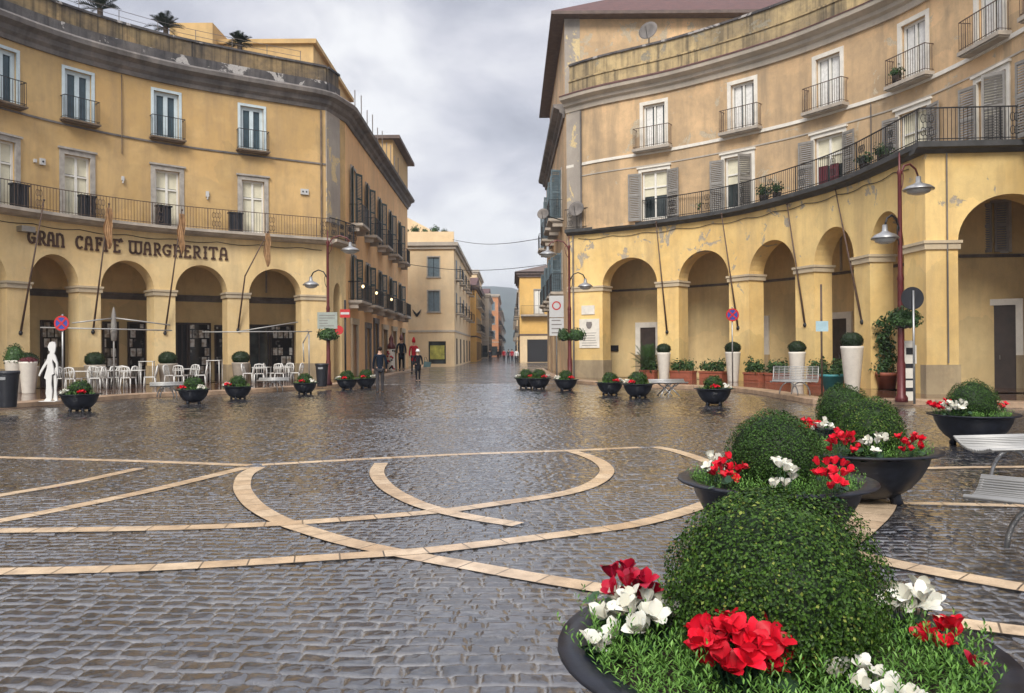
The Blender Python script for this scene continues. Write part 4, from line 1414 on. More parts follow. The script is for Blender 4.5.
# ------------------------------------------------------------------ houses along the street beyond
def house(name, label, x0, x1, y0, y1, h, wall_m, front_cols, front_rows, side=None, side_n=3, roof='flat', sh='shutter_blue', base_m=None, rows=None):
    t = thing(name, label, 'building', ((x0 + x1) / 2, y0, 0))
    rows = rows or [(4.3 + i * 3.4, 1.9) for i in range(front_rows)]
    fc = Curve([(x0, y0), (x1, y0)], False)
    ops = [(c - x0, 1.15, z, z + hh, 0) for c in front_cols for z, hh in rows]
    mb = MB()
    z = 0
    bands = sorted({(round(zz - 0.6, 2), round(zz + hh + 0.5, 2)) for zz, hh in rows})
    cur = 3.4
    for i, (zz, hh) in enumerate(rows):
        top = rows[i + 1][0] - 0.3 if i + 1 < len(rows) else h
        wall(mb, fc, 0, fc.L, cur, top, [(c - x0, 1.1, zz, zz + hh, 0) for c in front_cols], 0, 0.2, step=4)
        cur = top
    if not rows:
        wall(mb, fc, 0, fc.L, 3.4, h, [], step=6)
    mb.box(x0, x1, y0 + 0.4, y1, 0.0, h - 0.01)
    mb.build('wall', wall_m, t)
    mb = MB()
    wall(mb, fc, 0, fc.L, 0, 3.4, [(c - x0 + 0.3, 1.7, 0.3, 2.5, 0) for c in front_cols[-1:]], 0.03, 0.3, step=4)
    mb.build('ground_floor_wall', base_m or wall_m, t)
    for c in front_cols[-1:]:
        g = MB(fc.M(c - x0 + 0.3, -0.2, 0))
        g.box(-0.85, 0.85, -0.05, 0.02, 0.3, 2.5)
        g.build('shop_window', M['glass'], t)
    for c in front_cols:
        for zz, hh in rows:
            X = fc.M(c - x0, 0, zz)
            w = MB(X)
            w.box(-0.7, 0.7, -0.02, 0.12, -0.12, 0)
            w.box(-0.66, -0.55, -0.02, 0.05, 0, hh)
            w.box(0.55, 0.66, -0.02, 0.05, 0, hh)
            w.box(-0.66, 0.66, -0.02, 0.052, hh, hh + 0.12)
            fr = w.build('window', M['surround_grey'], t)
            g = MB(X)
            g.box(-0.55, -0.03, -0.15, -0.1, 0, hh)
            g.box(0.03, 0.55, -0.15, -0.1, 0, hh)
            g.build('shutter', M[sh], fr)
            g = MB(X)
            g.box(-0.55, 0.55, -0.19, -0.16, 0, hh)
            g.build('pane', M['glass'], fr)
    mb = MB()
    mb.box(x0 - 0.4, x1 + 0.4, y0 - 0.4, y1 + 0.2, h, h + 0.35)
    mb.box(x0 - 0.2, x1 + 0.2, y0 - 0.2, y1 + 0.1, h - 0.3, h - 0.002)
    mb.box(x0 - 0.05, x1 + 0.05, y0 - 0.1, y1, 3.4, 3.6)
    mb.build('cornice', M['cornice_pale' if wall_m is not M['gold'] else 'roof_brown'], t)
    if side:
        xs = x1 if side > 0 else x0
        for i in range(side_n):
            y = y0 + (y1 - y0) * (i + 0.5) / side_n
            for zz, hh in [(0.2, 2.6)] + rows:
                g = MB()
                a, b = sorted((xs, xs + side * 0.05))
                g.box(a, b, y - 0.65, y + 0.65, zz, zz + hh)
                w = g.build('window', M[sh if zz > 1 else 'dark'], t)
                if zz > 1:
                    g = MB()
                    a, b = sorted((xs, xs + side * 0.7))
                    g.box(a, b, y - 1.1, y + 1.1, zz - 0.2, zz - 0.08)
                    bq = g.build('balcony', M['slab_stone'], t)
                    g = MB()
                    xx = xs + side * 0.65
                    railing(g, [(xs, y - 1.05), (xx, y - 1.05), (xx, y + 1.05), (xs, y + 1.05)], zz - 0.08, zz + 0.9, 0.22, 0.012, 0.03)
                    g.build('railing', M['iron'], bq)
    if roof == 'hip':
        mb = MB()
        mx = (x0 + x1) / 2
        e = 0.6
        mb.add([(x0 - e, y0 - e, h + 0.35), (x1 + e, y0 - e, h + 0.35), (x1 + e, y1, h + 0.35), (x0 - e, y1, h + 0.35), (mx + 1.2, y0 + 4, h + 2.0), (mx + 1.2, y1 - 4, h + 2.0)],
               [(0, 1, 4), (1, 2, 5, 4), (2, 3, 5), (3, 0, 4, 5), (0, 3, 2, 1)])
        mb.build('roof', M['roof_brown'], t)
    if roof == 'gable':
        mb = MB()
        mb.add([(x0, y0, h + 0.35), (x1, y0, h + 0.35), (x1, y1, h + 0.35), (x0, y1, h + 0.35), (x0, (y0 + y1) / 2, h + 2.2), (x1, (y0 + y1) / 2, h + 2.2)],
               [(0, 1, 5, 4), (3, 2, 5, 4), (0, 4, 3), (1, 2, 5)])
        mb.build('roof', M['roof_tile'], t)
    return t


hC = house('corner_house', 'cream house with flat planted roof terrace behind the orange street wing', -16, -5.6, 78, 108, 11.8, M['cream'], [-7.6], 2, 1, 5, rows=[(5.4, 2.0), (8.8, 1.9)], sh='shutter_blue')
mb = MB()
mb.box(-16, -5.6, 78, 78.3, 12.15, 13.2)
mb.build('terrace_parapet', M['cream'], hC)
mb = MB()
mb.add([(-16, 84, 12.2), (-16, 100, 12.2), (-5.8, 100, 12.2), (-5.8, 84, 12.2), (-16, 84, 18.3), (-16, 100, 18.3), (-5.8, 100, 12.9), (-5.8, 84, 12.9)],
       [(0, 1, 5, 4), (1, 2, 6, 5), (2, 3, 7, 6), (3, 0, 4, 7), (4, 5, 6, 7)])
mb.build('sloping_roof_wall', M['cream'], hC)
mb = MB()
mb.box(-8.0, -6.6, 78.12, 78.16, 0.75, 2.1)
mb.build('poster', M['posteryellow'], hC)
mb = MB()      # swallow emblem on the front
mb.prism([(-0.45, 0.45), (0, 0.0), (0.45, 0.45), (0.30, 0.05), (0.06, -0.3), (-0.06, -0.3), (-0.30, 0.05)], Matrix.Translation((-9.25, 77.9, 5.2)), 0.05)
mb.build('swallow_emblem', M['iron'], hC)
hG = house('town_house', 'golden town house with brown hipped roof facing the square on the right of the street', 1.0, 9.0, 100, 118, 11.0, M['gold'], [3.4], 1, -1, 2, 'hip', rows=[(6.1, 3.0)], sh='casement', base_m=M['cream'])
house('town_house', 'pale orange house with red gabled roof just past the cream corner house', -12, -4.9, 110, 128, 10.2, M['gold'], [-7], 2, 1, 4, 'gable')
house('town_house', 'tall pale yellow house rising behind the red gabled roof', -14, -5.6, 129, 150, 14.2, M['cream'], [-6.8], 3, 1, 4)
house('town_house', 'narrow grey beige house midway down the left of the street', -12, -4.4, 152, 176, 12.0, M['greybeige'], [-5.8], 2, 1, 5, 'gable')
house('town_house', 'salmon red house far down the left of the street', -12, -3.2, 190, 225, 14.5, M['salmon'], [-4.6], 3, 1, 6)
house('town_house', 'distant grey house closing the left row of the street', -12, -2.9, 228, 300, 12.5, M['greybeige'], [-4.2], 2, 1, 8, 'gable')
house('town_house', 'low beige house behind the golden town house', 1.2, 10, 120, 160, 10.2, M['greybeige'], [2.5], 2, -1, 6)
house('town_house', 'far cream house on the right of the street', 1.0, 10, 163, 240, 10.0, M['cream'], [2.2], 2, -1, 10, 'gable')

bq = balcony(hG, Matrix.Translation((3.3, 100, 6.0)) @ Matrix.Scale(-1, 4, (0, 1, 0)), 4.4, 0.9, 1.1, M['slab_stone'], M['iron'], 0.2, True)
mb = MB()
mb.box(1.9, 4.9, 99.9, 99.98, 0.1, 2.9)
mb.build('shop_window', M['dark'], hG)

# wooded mountain at the end of the street
mb = MB()
nx, ny = 60, 14
rg = random.Random(3)
ph = [rg.uniform(0, 6.28) for _ in range(8)]
for j in range(ny + 1):
    for i in range(nx + 1):
        x = -900 + 1800 * i / nx
        v_ = j / ny
        hgt = 74 + 16 * math.sin(x / 210 + ph[0]) + 9 * math.sin(x / 83 + ph[1]) + 4 * math.sin(x / 31 + ph[2]) + 14 * math.exp(-((x + 60) / 160) ** 2)
        z = hgt * math.sin(min(1, v_ * 1.15) * math.pi / 2) + 2.5 * math.sin(x / 17 + 5 * v_ + ph[3]) * v_
        mb.v.append(Vector((x, 900 + 500 * v_, z - 1)))
for j in range(ny):
    for i in range(nx):
        a = j * (nx + 1) + i
        mb.f.append((a, a + 1, a + nx + 2, a + nx + 1))
M['forest'] = simple('wooded_slope', (0.045, 0.065, 0.05), 0.95, var=0.4, scale=0.05)
tag(mb.build('mountain', M['forest'], smooth=True), kind='structure')


# ------------------------------------------------------------------ plants
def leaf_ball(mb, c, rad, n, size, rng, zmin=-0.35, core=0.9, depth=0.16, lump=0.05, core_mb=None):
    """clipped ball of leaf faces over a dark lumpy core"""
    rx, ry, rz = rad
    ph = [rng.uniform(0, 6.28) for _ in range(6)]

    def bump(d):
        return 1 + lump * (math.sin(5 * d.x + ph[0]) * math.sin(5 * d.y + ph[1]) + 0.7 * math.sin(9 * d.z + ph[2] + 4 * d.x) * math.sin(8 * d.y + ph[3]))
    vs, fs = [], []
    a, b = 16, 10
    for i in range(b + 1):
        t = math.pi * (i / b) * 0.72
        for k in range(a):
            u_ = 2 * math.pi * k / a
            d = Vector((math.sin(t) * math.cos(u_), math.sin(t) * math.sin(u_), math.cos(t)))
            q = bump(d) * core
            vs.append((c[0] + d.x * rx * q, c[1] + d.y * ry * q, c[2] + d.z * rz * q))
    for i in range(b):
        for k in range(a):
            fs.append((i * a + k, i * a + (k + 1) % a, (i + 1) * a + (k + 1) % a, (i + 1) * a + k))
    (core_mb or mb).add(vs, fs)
    for _ in range(n):
        z = rng.uniform(zmin, 1)
        t = rng.uniform(0, 2 * math.pi)
        q = math.sqrt(max(0, 1 - z * z))
        d = Vector((q * math.cos(t), q * math.sin(t), z))
        r = bump(d) * (1 - depth * rng.random() ** 1.6 + 0.045 * rng.random() ** 4)
        p = Vector((c[0] + d.x * rx * r, c[1] + d.y * ry * r, c[2] + d.z * rz * r))
        nrm = (d + Vector((rng.gauss(0, .45), rng.gauss(0, .45), rng.gauss(0.15, .45)))).normalized()
        up = Vector((rng.gauss(0, 1), rng.gauss(0, 1), rng.gauss(0.5, 1)))
        tx = nrm.cross(up)
        if tx.length < 1e-3:
            continue
        tx.normalize()
        ty = nrm.cross(tx)
        L = size * rng.uniform(0.65, 1.25)
        W = L * 0.34
        fold = nrm * (L * 0.10)
        mb.add([p - ty * L * 0.5, p + tx * W + fold, p + ty * L * 0.5, p - tx * W + fold, p], [(0, 1, 4), (1, 2, 4), (2, 3, 4), (3, 0, 4)])


def sprigs(mb, spots, rng, h=(0.05, 0.11), leaves=12, L=0.028, W=0.0045):
    for (x, y, z) in spots:
        H = rng.uniform(*h)
        lean = Vector((rng.gauss(0, .35), rng.gauss(0, .35), 1)).normalized()
        for k in range(leaves):
            t = (k + 0.5) / leaves
            p = Vector((x, y, z)) + lean * H * t
            a = k * 2.4 + rng.random()
            el = 0.15 + 0.9 * t
            d = Vector((math.cos(a) * math.cos(el), math.sin(a) * math.cos(el), math.sin(el)))
            s = d.cross(Vector((0, 0, 1)))
            s = s.normalized() * W if s.length > 1e-4 else Vector((W, 0, 0))
            l = L * rng.uniform(0.7, 1.2) * (1 - 0.3 * t)
            mid = p + d * l * 0.5 + Vector((0, 0, 0.003))
            mb.add([p, mid + s, p + d * l, mid - s], [(0, 1, 2, 3)])


def petals(mb, c, rng, size=0.045, n=5, lean=None):
    """one cyclamen bloom: swept-back upright petals round a nodding throat"""
    ax = Vector((rng.gauss(0, .4), rng.gauss(0, .4), 1)).normalized() if lean is None else lean
    sx = ax.cross(Vector((0.3, 1, 0.1))).normalized()
    sy = ax.cross(sx)
    a0 = rng.uniform(0, 6.28)
    for k in range(n):
        a = a0 + 2 * math.pi * k / n + rng.gauss(0, .15)
        out = sx * math.cos(a) + sy * math.sin(a)
        side = ax.cross(out)
        L = size * rng.uniform(0.85, 1.2)
        open_ = rng.uniform(0.3, 1.15)
        tw = rng.gauss(0, .25)
        rows = []
        wav = rng.uniform(0, 6.28)
        for j in range(6):
            t = j / 5
            w = L * 0.31 * (math.sin(math.pi * (0.10 + 0.78 * t)) ** 0.8) * (1.12 if j < 5 else 0.62)
            p = Vector(c) + out * (0.006 + L * open_ * (t ** 1.4) * 0.75) + ax * L * (t * (1.05 - 0.38 * open_ * t * t))
            sd = side * math.cos(tw * t) + out * math.sin(tw * t)
            row = []
            for q in (-1, -0.5, 0, 0.5, 1):
                cup = 0.30 * w * (q * q) - 0.10 * L * math.sin(math.pi * t)
                row.append(p + sd * (w * q) + out * (cup * -0.7 + 0.035 * L * math.sin(wav + 3.3 * q + 4 * t) * t) + ax * (0.10 * w * (1 - q * q) * t))
            rows.append(row)
        base = len(mb.v)
        for r_ in rows:
            mb.v += r_
        for j in range(5):
            for i in range(4):
                q = base + j * 5 + i
                mb.f.append((q, q + 1, q + 6, q + 5))


def heart_leaves(mb, spots, rng, r=0.035):
    for (x, y, z) in spots:
        n = Vector((rng.gauss(0, .45), rng.gauss(0, .45), 1)).normalized()
        a = n.cross(Vector((0.2, 1, 0))).normalized()
        b = n.cross(a)
        t0 = rng.uniform(0, 6.28)
        R_ = r * rng.uniform(.7, 1.2)
        c = Vector((x, y, z))
        vs = [c - n * 0.004]
        for k in range(9):
            t = t0 + 2 * math.pi * k / 9
            q = R_ * (0.72 if k == 0 else 1.0 + 0.22 * math.cos((k - 4.5) / 4.5 * math.pi + math.pi))
            vs.append(c + (a * math.cos(t) + b * math.sin(t)) * q)
        mb.add(vs, [(0, k, k + 1 if k < 9 else 1) for k in range(1, 10)])


def cyclamen(label, loc, colour, n, spread, size, seed, group, leaves=14, h=0.12):
    """loc is the soil point; blooms stand h above it"""
    rng = random.Random(seed)
    t = thing('cyclamen', label, 'flower', loc, 0, group)
    mb, st, lf = MB(), MB(), MB()
    for i in range(n):
        a = i * 2.399
        r = spread * math.sqrt((i + 0.4) / n)
        p = Vector((r * math.cos(a), r * math.sin(a), h * rng.uniform(0.45, 1.2) + 0.25 * (spread - r)))
        out = Vector((math.cos(a), math.sin(a), 0)) * min(1, r / spread) * 0.7
        petals(mb, p, rng, size, 5, (Vector((rng.gauss(0, .25), rng.gauss(0, .25), 1)) + out).normalized())
        st.tube([(p.x * 0.4, p.y * 0.4, 0), (p.x * 0.85, p.y * 0.85, p.z * 0.7), p], 0.0022, 4, cap=False)
    heart_leaves(lf, [(rng.gauss(0, spread * 0.75), rng.gauss(0, spread * 0.75), rng.uniform(0.02, h * 0.65)) for _ in range(leaves)], rng, 0.036)
    mb.build('flower_head', M[colour], t, True, local=True)
    st.build('stem', M['cyc_leaf'], t, local=True)
    lf.build('foliage', M['cyc_leaf'], t, local=True)
    return t


# ------------------------------------------------------------------ the planters
PLG = 'black bowl planters round the square'


def make_planter(label, loc, sc=(1, 1, 1)):
    t = thing('bowl_planter', label, 'planter', loc, 0, PLG)
    b = MB()
    b.lathe([(0.0, 0.04), (0.20, 0.04), (0.33, 0.075), (0.465, 0.16), (0.57, 0.285), (0.635, 0.41), (0.655, 0.485), (0.69, 0.505), (0.765, 0.518), (0.78, 0.528), (0.775, 0.540),
             (0.70, 0.540), (0.645, 0.525), (0.61, 0.47), (0.58, 0.42)], 48)
    b.build('bowl', M['bowl'], t, True, local=True)
    s = MB()
    s.lathe([(0.0, 0.475), (0.3, 0.475), (0.62, 0.465)], 24)
    s.build('soil', M['soil'], t, True, local=True)
    for k in range(4):
        f = MB()
        a = math.pi / 4 + k * math.pi / 2
        c, s_ = math.cos(a), math.sin(a)
        f.tube([(0.30 * c, 0.30 * s_, 0.13), (0.335 * c, 0.335 * s_, 0.05), (0.35 * c, 0.35 * s_, -0.005)], [0.08, 0.06, 0.065], 8)
        f.build('foot', M['bowl'], t, True, local=True)
    t.scale = sc
    return t


BG = 'clipped box balls in the planters'
FG = 'cyclamen in the planters'


def greenery(label, c, r0, r1, n, seed, L=0.028, leaves=12, z=0.47, h=(0.05, 0.12)):
    rng = random.Random(seed)
    mb = MB()
    sp = []
    for _ in range(n):
        a = rng.uniform(0, 6.283)
        r = math.sqrt(rng.uniform(r0 * r0, r1 * r1))
        sp.append((c[0] + r * math.cos(a), c[1] + r * math.sin(a), c[2] + z + rng.uniform(-0.01, 0.03)))
    sprigs(mb, sp, rng, h, leaves, L, L * 0.11)
    o = mb.build('trailing_greenery', M['sprig'])
    return tag(o, label, 'plants', None, 'stuff')


def box_ball(label, c, rad, n, size, seed, m='box_leaf'):
    rng = random.Random(seed)
    t = thing('box_shrub', label, 'shrub', (c[0], c[1], c[2]), 0, BG)
    mb = MB()
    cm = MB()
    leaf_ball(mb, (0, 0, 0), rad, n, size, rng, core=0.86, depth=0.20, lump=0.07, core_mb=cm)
    cm.build('shade_core', M['ball_leaf'], t, True, local=True)  # dark core paints the shade deep between the leaves
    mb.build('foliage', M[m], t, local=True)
    st = MB()
    st.tube([(0, 0, -rad[2] * 0.75), (0, 0, 0)], [0.03, 0.02], 6)
    st.build('trunk', M['bark'], t, local=True)
    return t


P1 = Vector((0.935, 2.86, 0))
P2 = Vector((2.13, 6.50, 0))
P3 = Vector((3.66, 8.40, 0))
P4 = Vector((4.66, 11.3, 0))
P5 = Vector((7.48, 13.0, 0))
pl1 = make_planter('nearest bowl planter, cut off by the bottom edge of the photo', P1)
near = [(P2, 'bowl planter just behind the nearest one, with red and white cyclamen on its front', 1), (P3, 'bowl planter half hidden behind the second one from the front', 1),
        (P4, 'bowl planter mostly hidden at the back of the diagonal row of near planters', .9), (P5, 'bowl planter standing alone at right behind the pale benches', .88)]
for p, lb, s in near:
    copy_tree(pl1, p, random.uniform(0, 0.3), lb, (s, s, s if s == 1 else 0.95))

box_ball('big light green box ball in the nearest planter, small leaves clearly visible', P1 + Vector((0.0, 0.03, 0.69)), (0.385, 0.385, 0.40), 30000, 0.0140, 1)
box_ball('dark box ball in the second planter from the front', P2 + Vector((-0.0, 0, 0.71)), (0.37, 0.37, 0.385), 13000, 0.018, 2, 'box_leaf_far')
box_ball('round light green box ball in the third planter from the front', P3 + Vector((0.09, 0, 0.70)), (0.345, 0.345, 0.39), 11000, 0.019, 3)
box_ball('box ball peeping out behind the third planter ball, farther back', P4 + Vector((0, 0, 0.70)), (0.35, 0.35, 0.39), 7000, 0.022, 4, 'box_leaf_far')
box_ball('box ball in the lone planter behind the benches', P5 + Vector((0, 0, 0.66)), (0.385, 0.385, 0.40), 7000, 0.022, 5, 'box_leaf_far')

Z0 = 0.475


def soil(px, py, zf, z=Z0):
    p = at(px, py, zf)
    return Vector((p.x, p.y, z))


# nearest planter
cyclamen('large bright red cyclamen cluster at the front of the nearest planter', soil(738, 648, 0.63), 'red_petal', 44, 0.125, 0.064, 11, FG, 26, 0.17)
cyclamen('dark red cyclamen at the back left of the nearest planter', soil(634, 590, 0.66), 'deep_red_petal', 14, 0.10, 0.064, 12, FG, 14, 0.20)
cyclamen('white cyclamen spray at the left of the nearest planter, below the dark red one', soil(640, 612, 0.62), 'white_petal', 18, 0.13, 0.066, 13, FG, 34, 0.15)
cyclamen('single low white cyclamen at the left rim of the nearest planter', soil(596, 634, 0.60), 'white_petal', 4, 0.04, 0.052, 14, FG, 12, 0.11)
cyclamen('small sparse red cyclamen right of the large red cluster', soil(786, 655, 0.60), 'red_petal', 8, 0.06, 0.044, 15, FG, 8, 0.11)
cyclamen('white cyclamen at the back right of the nearest box ball', soil(906, 600, 0.62), 'white_petal', 15, 0.09, 0.066, 16, FG, 10, 0.14)
cyclamen('cream cyclamen low at the front right of the nearest box ball', soil(852, 668, 0.58), 'white_petal', 7, 0.08, 0.058, 17, FG, 10, 0.10)
cyclamen('cream cyclamen at the bottom edge of the photo', soil(910, 697, 0.57), 'white_petal', 6, 0.06, 0.062, 18, FG, 8, 0.09)
cyclamen('crimson cyclamen at the right side of the nearest planter', soil(938, 634, 0.60), 'red_petal', 9, 0.07, 0.052, 19, FG, 10, 0.13)
cyclamen('tiny red cyclamen bud at the right rim of the nearest planter', soil(968, 668, 0.57), 'deep_red_petal', 1, 0.02, 0.04, 20, FG, 6, 0.09)
greenery('feathery bright green trailing plants round the nearest box ball', P1, 0.33, 0.68, 620, 31, 0.036, 18, 0.475, (0.04, 0.20))
# second planter
cyclamen('red cyclamen at the left of the second planter', soil(727, 461, 0.72), 'red_petal', 15, 0.12, 0.06, 41, FG, 12, 0.21)
cyclamen('white cyclamen among red at the far left of the second planter', soil(715, 455, 0.74), 'white_petal', 8, 0.08, 0.06, 42, FG, 8, 0.22)
cyclamen('white cyclamen at the front of the second planter', soil(782, 470, 0.72), 'white_petal', 9, 0.09, 0.065, 43, FG, 12, 0.23)
cyclamen('red cyclamen at the front right of the second planter', soil(832, 469, 0.72), 'red_petal', 16, 0.12, 0.06, 44, FG, 12, 0.22)
greenery('bright green trailing plants in the second planter', P2, 0.30, 0.66, 600, 45, 0.034, 12, 0.475, (0.06, 0.17))
# third planter
cyclamen('red cyclamen at the left of the third planter', soil(843, 437, 0.72), 'red_petal', 15, 0.13, 0.065, 51, FG, 12, 0.22)
cyclamen('small white cyclamen at the front of the third planter', soil(875, 440, 0.70), 'white_petal', 10, 0.11, 0.06, 52, FG, 10, 0.20)
cyclamen('red cyclamen at the right of the third planter', soil(911, 438, 0.71), 'red_petal', 12, 0.12, 0.06, 53, FG, 12, 0.20)
greenery('bright green trailing plants in the third planter', P3, 0.28, 0.66, 500, 54, 0.036, 10, 0.475, (0.06, 0.17))
# fourth
cyclamen('red cyclamen at the left of the half hidden back planter', soil(809, 420, 0.68), 'red_petal', 12, 0.12, 0.07, 61, FG, 8, 0.15)
cyclamen('white cyclamen at the front left of the half hidden back planter', soil(823, 424, 0.64), 'white_petal', 12, 0.12, 0.07, 62, FG, 8, 0.15)
greenery('green trailing plants in the half hidden back planter', P4, 0.26, 0.58, 300, 63, 0.04, 9, 0.45)
# fifth
cyclamen('red cyclamen at the left of the lone planter behind the benches', soil(939, 405, 0.66), 'red_petal', 16, 0.15, 0.08, 71, FG, 8, 0.18)
cyclamen('white cyclamen at the front left of the lone planter behind the benches', soil(955, 406, 0.66), 'white_petal', 18, 0.16, 0.08, 72, FG, 8, 0.18)
cyclamen('pink red cyclamen at the right of the lone planter behind the benches', soil(1000, 405, 0.6), 'red_petal', 8, 0.1, 0.065, 73, FG, 8, 0.13)
greenery('green trailing plants in the lone planter behind the benches', P5, 0.26, 0.56, 300, 74, 0.04, 9, 0.45)

# far planters along both sides: bowls, balls and flowers as copies
FAR = [((80, 411), 1.06, 'bowl planter on the left before the white cut-out figure'), ((193.5, 403.5), 1.0, 'bowl planter before the third cafe arch from the left'),
       ((238, 399), 0.98, 'bowl planter before the pier between the last two cafe arches'), ((305, 394), 0.95, 'bowl planter before the last pier of the cafe arcade'),
       ((347, 389.5), 0.95, 'bowl planter left of the standing man in the blue jacket'), ((366, 388), 0.95, 'bowl planter right behind the standing man in the blue jacket'),
       ((526, 388), 0.95, 'leftmost bowl planter on the right side of the street mouth'), ((539, 389), 1.0, 'second bowl planter at the right side of the street mouth, overlapping the first'),
       ((566, 390.5), 0.98, 'bowl planter before the post with two flower baskets at the right corner'), ((610, 395), 1.0, 'bowl planter before the first right arch, left of a pair'),
       ((638, 398), 1.06, 'bowl planter before the first right arch, right of a pair'), ((714, 405), 1.06, 'bowl planter left of the no-stopping sign on the right')]
ballF = flR = flW = grF = None
for i, ((px, py), s, lb) in enumerate(FAR):
    p = at(px, py, 0)
    k = s * 0.68
    copy_tree(pl1, p, i * 0.4, lb, (k, k, k * 1.22))
    who = lb.replace('bowl planter', 'planter')
    top = 0.475 * k * 1.22
    if ballF is None:
        ballF = box_ball('x', p + Vector((0, 0, top + 0.14)), (0.31, 0.31, 0.30), 900, 0.05, 80, 'box_leaf_far')
        flR = cyclamen('x', (0, 0, 0), 'red_petal', 9, 0.10, 0.07, 81, FG, 6, 0.10)
        flW = cyclamen('x', (0, 0, 0), 'white_petal', 8, 0.10, 0.075, 82, FG, 6, 0.11)
        b, r_, w_ = ballF, flR, flW
    else:
        b, r_, w_ = copy_tree(ballF, (0, 0, 0)), copy_tree(flR, (0, 0, 0)), copy_tree(flW, (0, 0, 0))
    rg = random.Random(i + 5)
    q = rg.uniform(0.85, 1.05)
    for o, c, off, lab in ((b, None, Vector((0, 0.02, top + 0.16)), 'dark box ball in the ' + who), (r_, None, Vector((rg.choice((-0.25, -0.05, 0.2)), -0.28, top)), 'red cyclamen in the ' + who),
                           (w_, None, Vector((0.33 if i % 2 else -0.34, -0.18, top)), 'white cyclamen in the ' + who)):
        o.location = p + off
        o.rotation_euler = (0, 0, rg.uniform(0, 6))
        o['label'] = ' '.join(lab.split()[:16])
    b.scale = (q, q, q * 0.95)
    greenery('green plants in the ' + ' '.join(who.split()[:11]), p, 0.2, 0.42, 60, 90 + i, 0.06, 7, top, (0.05, 0.13))


# ------------------------------------------------------------------ cafe lettering on the left arcade
def stroke(mb, X, pts, w=0.085, t=0.05):
    for (a, b) in zip(pts, pts[1:]):
        a, b = Vector((a[0], 0, a[1])), Vector((b[0], 0, b[1]))
        d = (b - a)
        L = d.length
        if L < 1e-6:
            continue
        d /= L
        n = Vector((-d.z, 0, d.x)) * w / 2
        e = d * w * 0.25
        q = [a - e - n, b + e - n, b + e + n, a - e + n]
        mb.add([X @ (p + Vector((0, 0.0, 0))) for p in q] + [X @ (p + Vector((0, t, 0))) for p in q], [(0, 1, 2, 3), (7, 6, 5, 4), (0, 4, 5, 1), (1, 5, 6, 2), (2, 6, 7, 3), (3, 7, 4, 0)])


def arc(cx, cz, rx, rz, a0, a1, n=8):
    return [(cx + rx * math.cos(R(a0 + (a1 - a0) * i / n)), cz + rz * math.sin(R(a0 + (a1 - a0) * i / n))) for i in range(n + 1)]


GL = {   # art-nouveau capitals on a 1 x 1 cell
    'G': [arc(.5, .5, .42, .45, 50, 300), [(.72, .10), (.80, .45), (.5, .45)], [(.86, .95), (.78, .72)]],
    'R': [[(.2, 0), (.2, 1)], [(.06, 0), (.34, 0)], [(.1, 1), (.5, 1)] + arc(.5, .74, .3, .26, 90, -90) + [(.2, .48)], [(.5, .48), (.72, .15), (.92, 0)]],
    'A': [[(.16, 0), (.24, .8), (.36, 1), (.64, 1), (.76, .8), (.84, 0)], [(.2, .42), (.8, .42)], [(.05, 0), (.3, 0)], [(.7, 0), (.95, 0)]],
    'N': [[(.18, 0), (.18, 1)], [(.18, .85), (.45, 1), (.72, .9), (.82, .6), (.82, 0)], [(.05, 0), (.32, 0)], [(.68, 0), (.95, 0)]],
    'C': [arc(.52, .5, .42, .48, 50, 310), [(.82, .95), (.78, .72)]],
    'F': [[(.25, 0), (.25, 1)], [(.1, 1), (.88, 1), (.88, .82)], [(.25, .55), (.68, .55)], [(.68, .66), (.68, .44)], [(.1, 0), (.45, 0)]],
    'E': [[(.25, 0), (.25, 1)], [(.1, 1), (.88, 1), (.88, .84)], [(.25, .55), (.7, .55)], [(.1, 0), (.9, 0), (.9, .16)]],
    'M': [[(.06, 1), (.06, .25)] + arc(.28, .25, .22, .25, 180, 360) + [(.5, 1)], [(.5, .25)] + arc(.72, .25, .22, .25, 180, 360) + [(.94, 1)], [(-.02, 1), (1.0, 1)]],
    'H': [[(.18, 0), (.18, 1)], [(.82, 0), (.82, .7), (.7, .9), (.5, .95)], [(.18, .52), (.82, .52)], [(.05, 0), (.32, 0)], [(.68, 0), (.95, 0)], [(.05, 1), (.32, 1)]],
    'I': [[(.5, 0), (.5, 1)], [(.25, 0), (.75, 0)], [(.25, 1), (.75, 1)], [(.35, .5), (.65, .5)]],
    'T': [[(.5, 0), (.5, 1)], [(.04, .82), (.1, 1), (.9, 1), (.96, .82)], [(.3, 0), (.7, 0)]],
    "'": [[(.1, 1.12), (.5, .9)]],
}
st = thing('cafe_sign', 'brown art-nouveau lettering GRAN CAFFE MARGHERITA above the left arcade', 'sign', LC.p(LC.at_px(125, 6.3), 0, 6.05))
LET = [('G', 27.5, 36), ('R', 37.5, 45.5), ('A', 46.5, 54.5), ('N', 55.5, 64.5), ('C', 75, 83), ('A', 84, 93), ('F', 94.5, 102), ('F', 103.5, 111), ('E', 112.5, 120), ("'", 119.5, 124),
       ('M', 129, 141.5), ('A', 143, 151.5), ('R', 153, 161), ('G', 162.5, 171.5), ('H', 173, 182), ('E', 183.5, 191), ('R', 192.5, 201), ('I', 202, 208), ('T', 209, 217.5), ('A', 218.5, 228)]
for ch, a, b in LET:
    sa, sb = LC.at_px(a, 6.3), LC.at_px(b, 6.3)
    w = sb - sa
    X = LC.M(sa, 0.01, 6.04)
    mb = MB()
    for pl in GL[ch]:
        stroke(mb, X, [(x * w, z * 0.52) for x, z in pl], 0.085)
    mb.build('letter', M['lettering'], st)
mb = MB(LC.M(LC.at_px(23, 6.5), 0.0, 6.45))
mb.box(-0.25, 0.3, 0, 0.35, 0, 0.22)
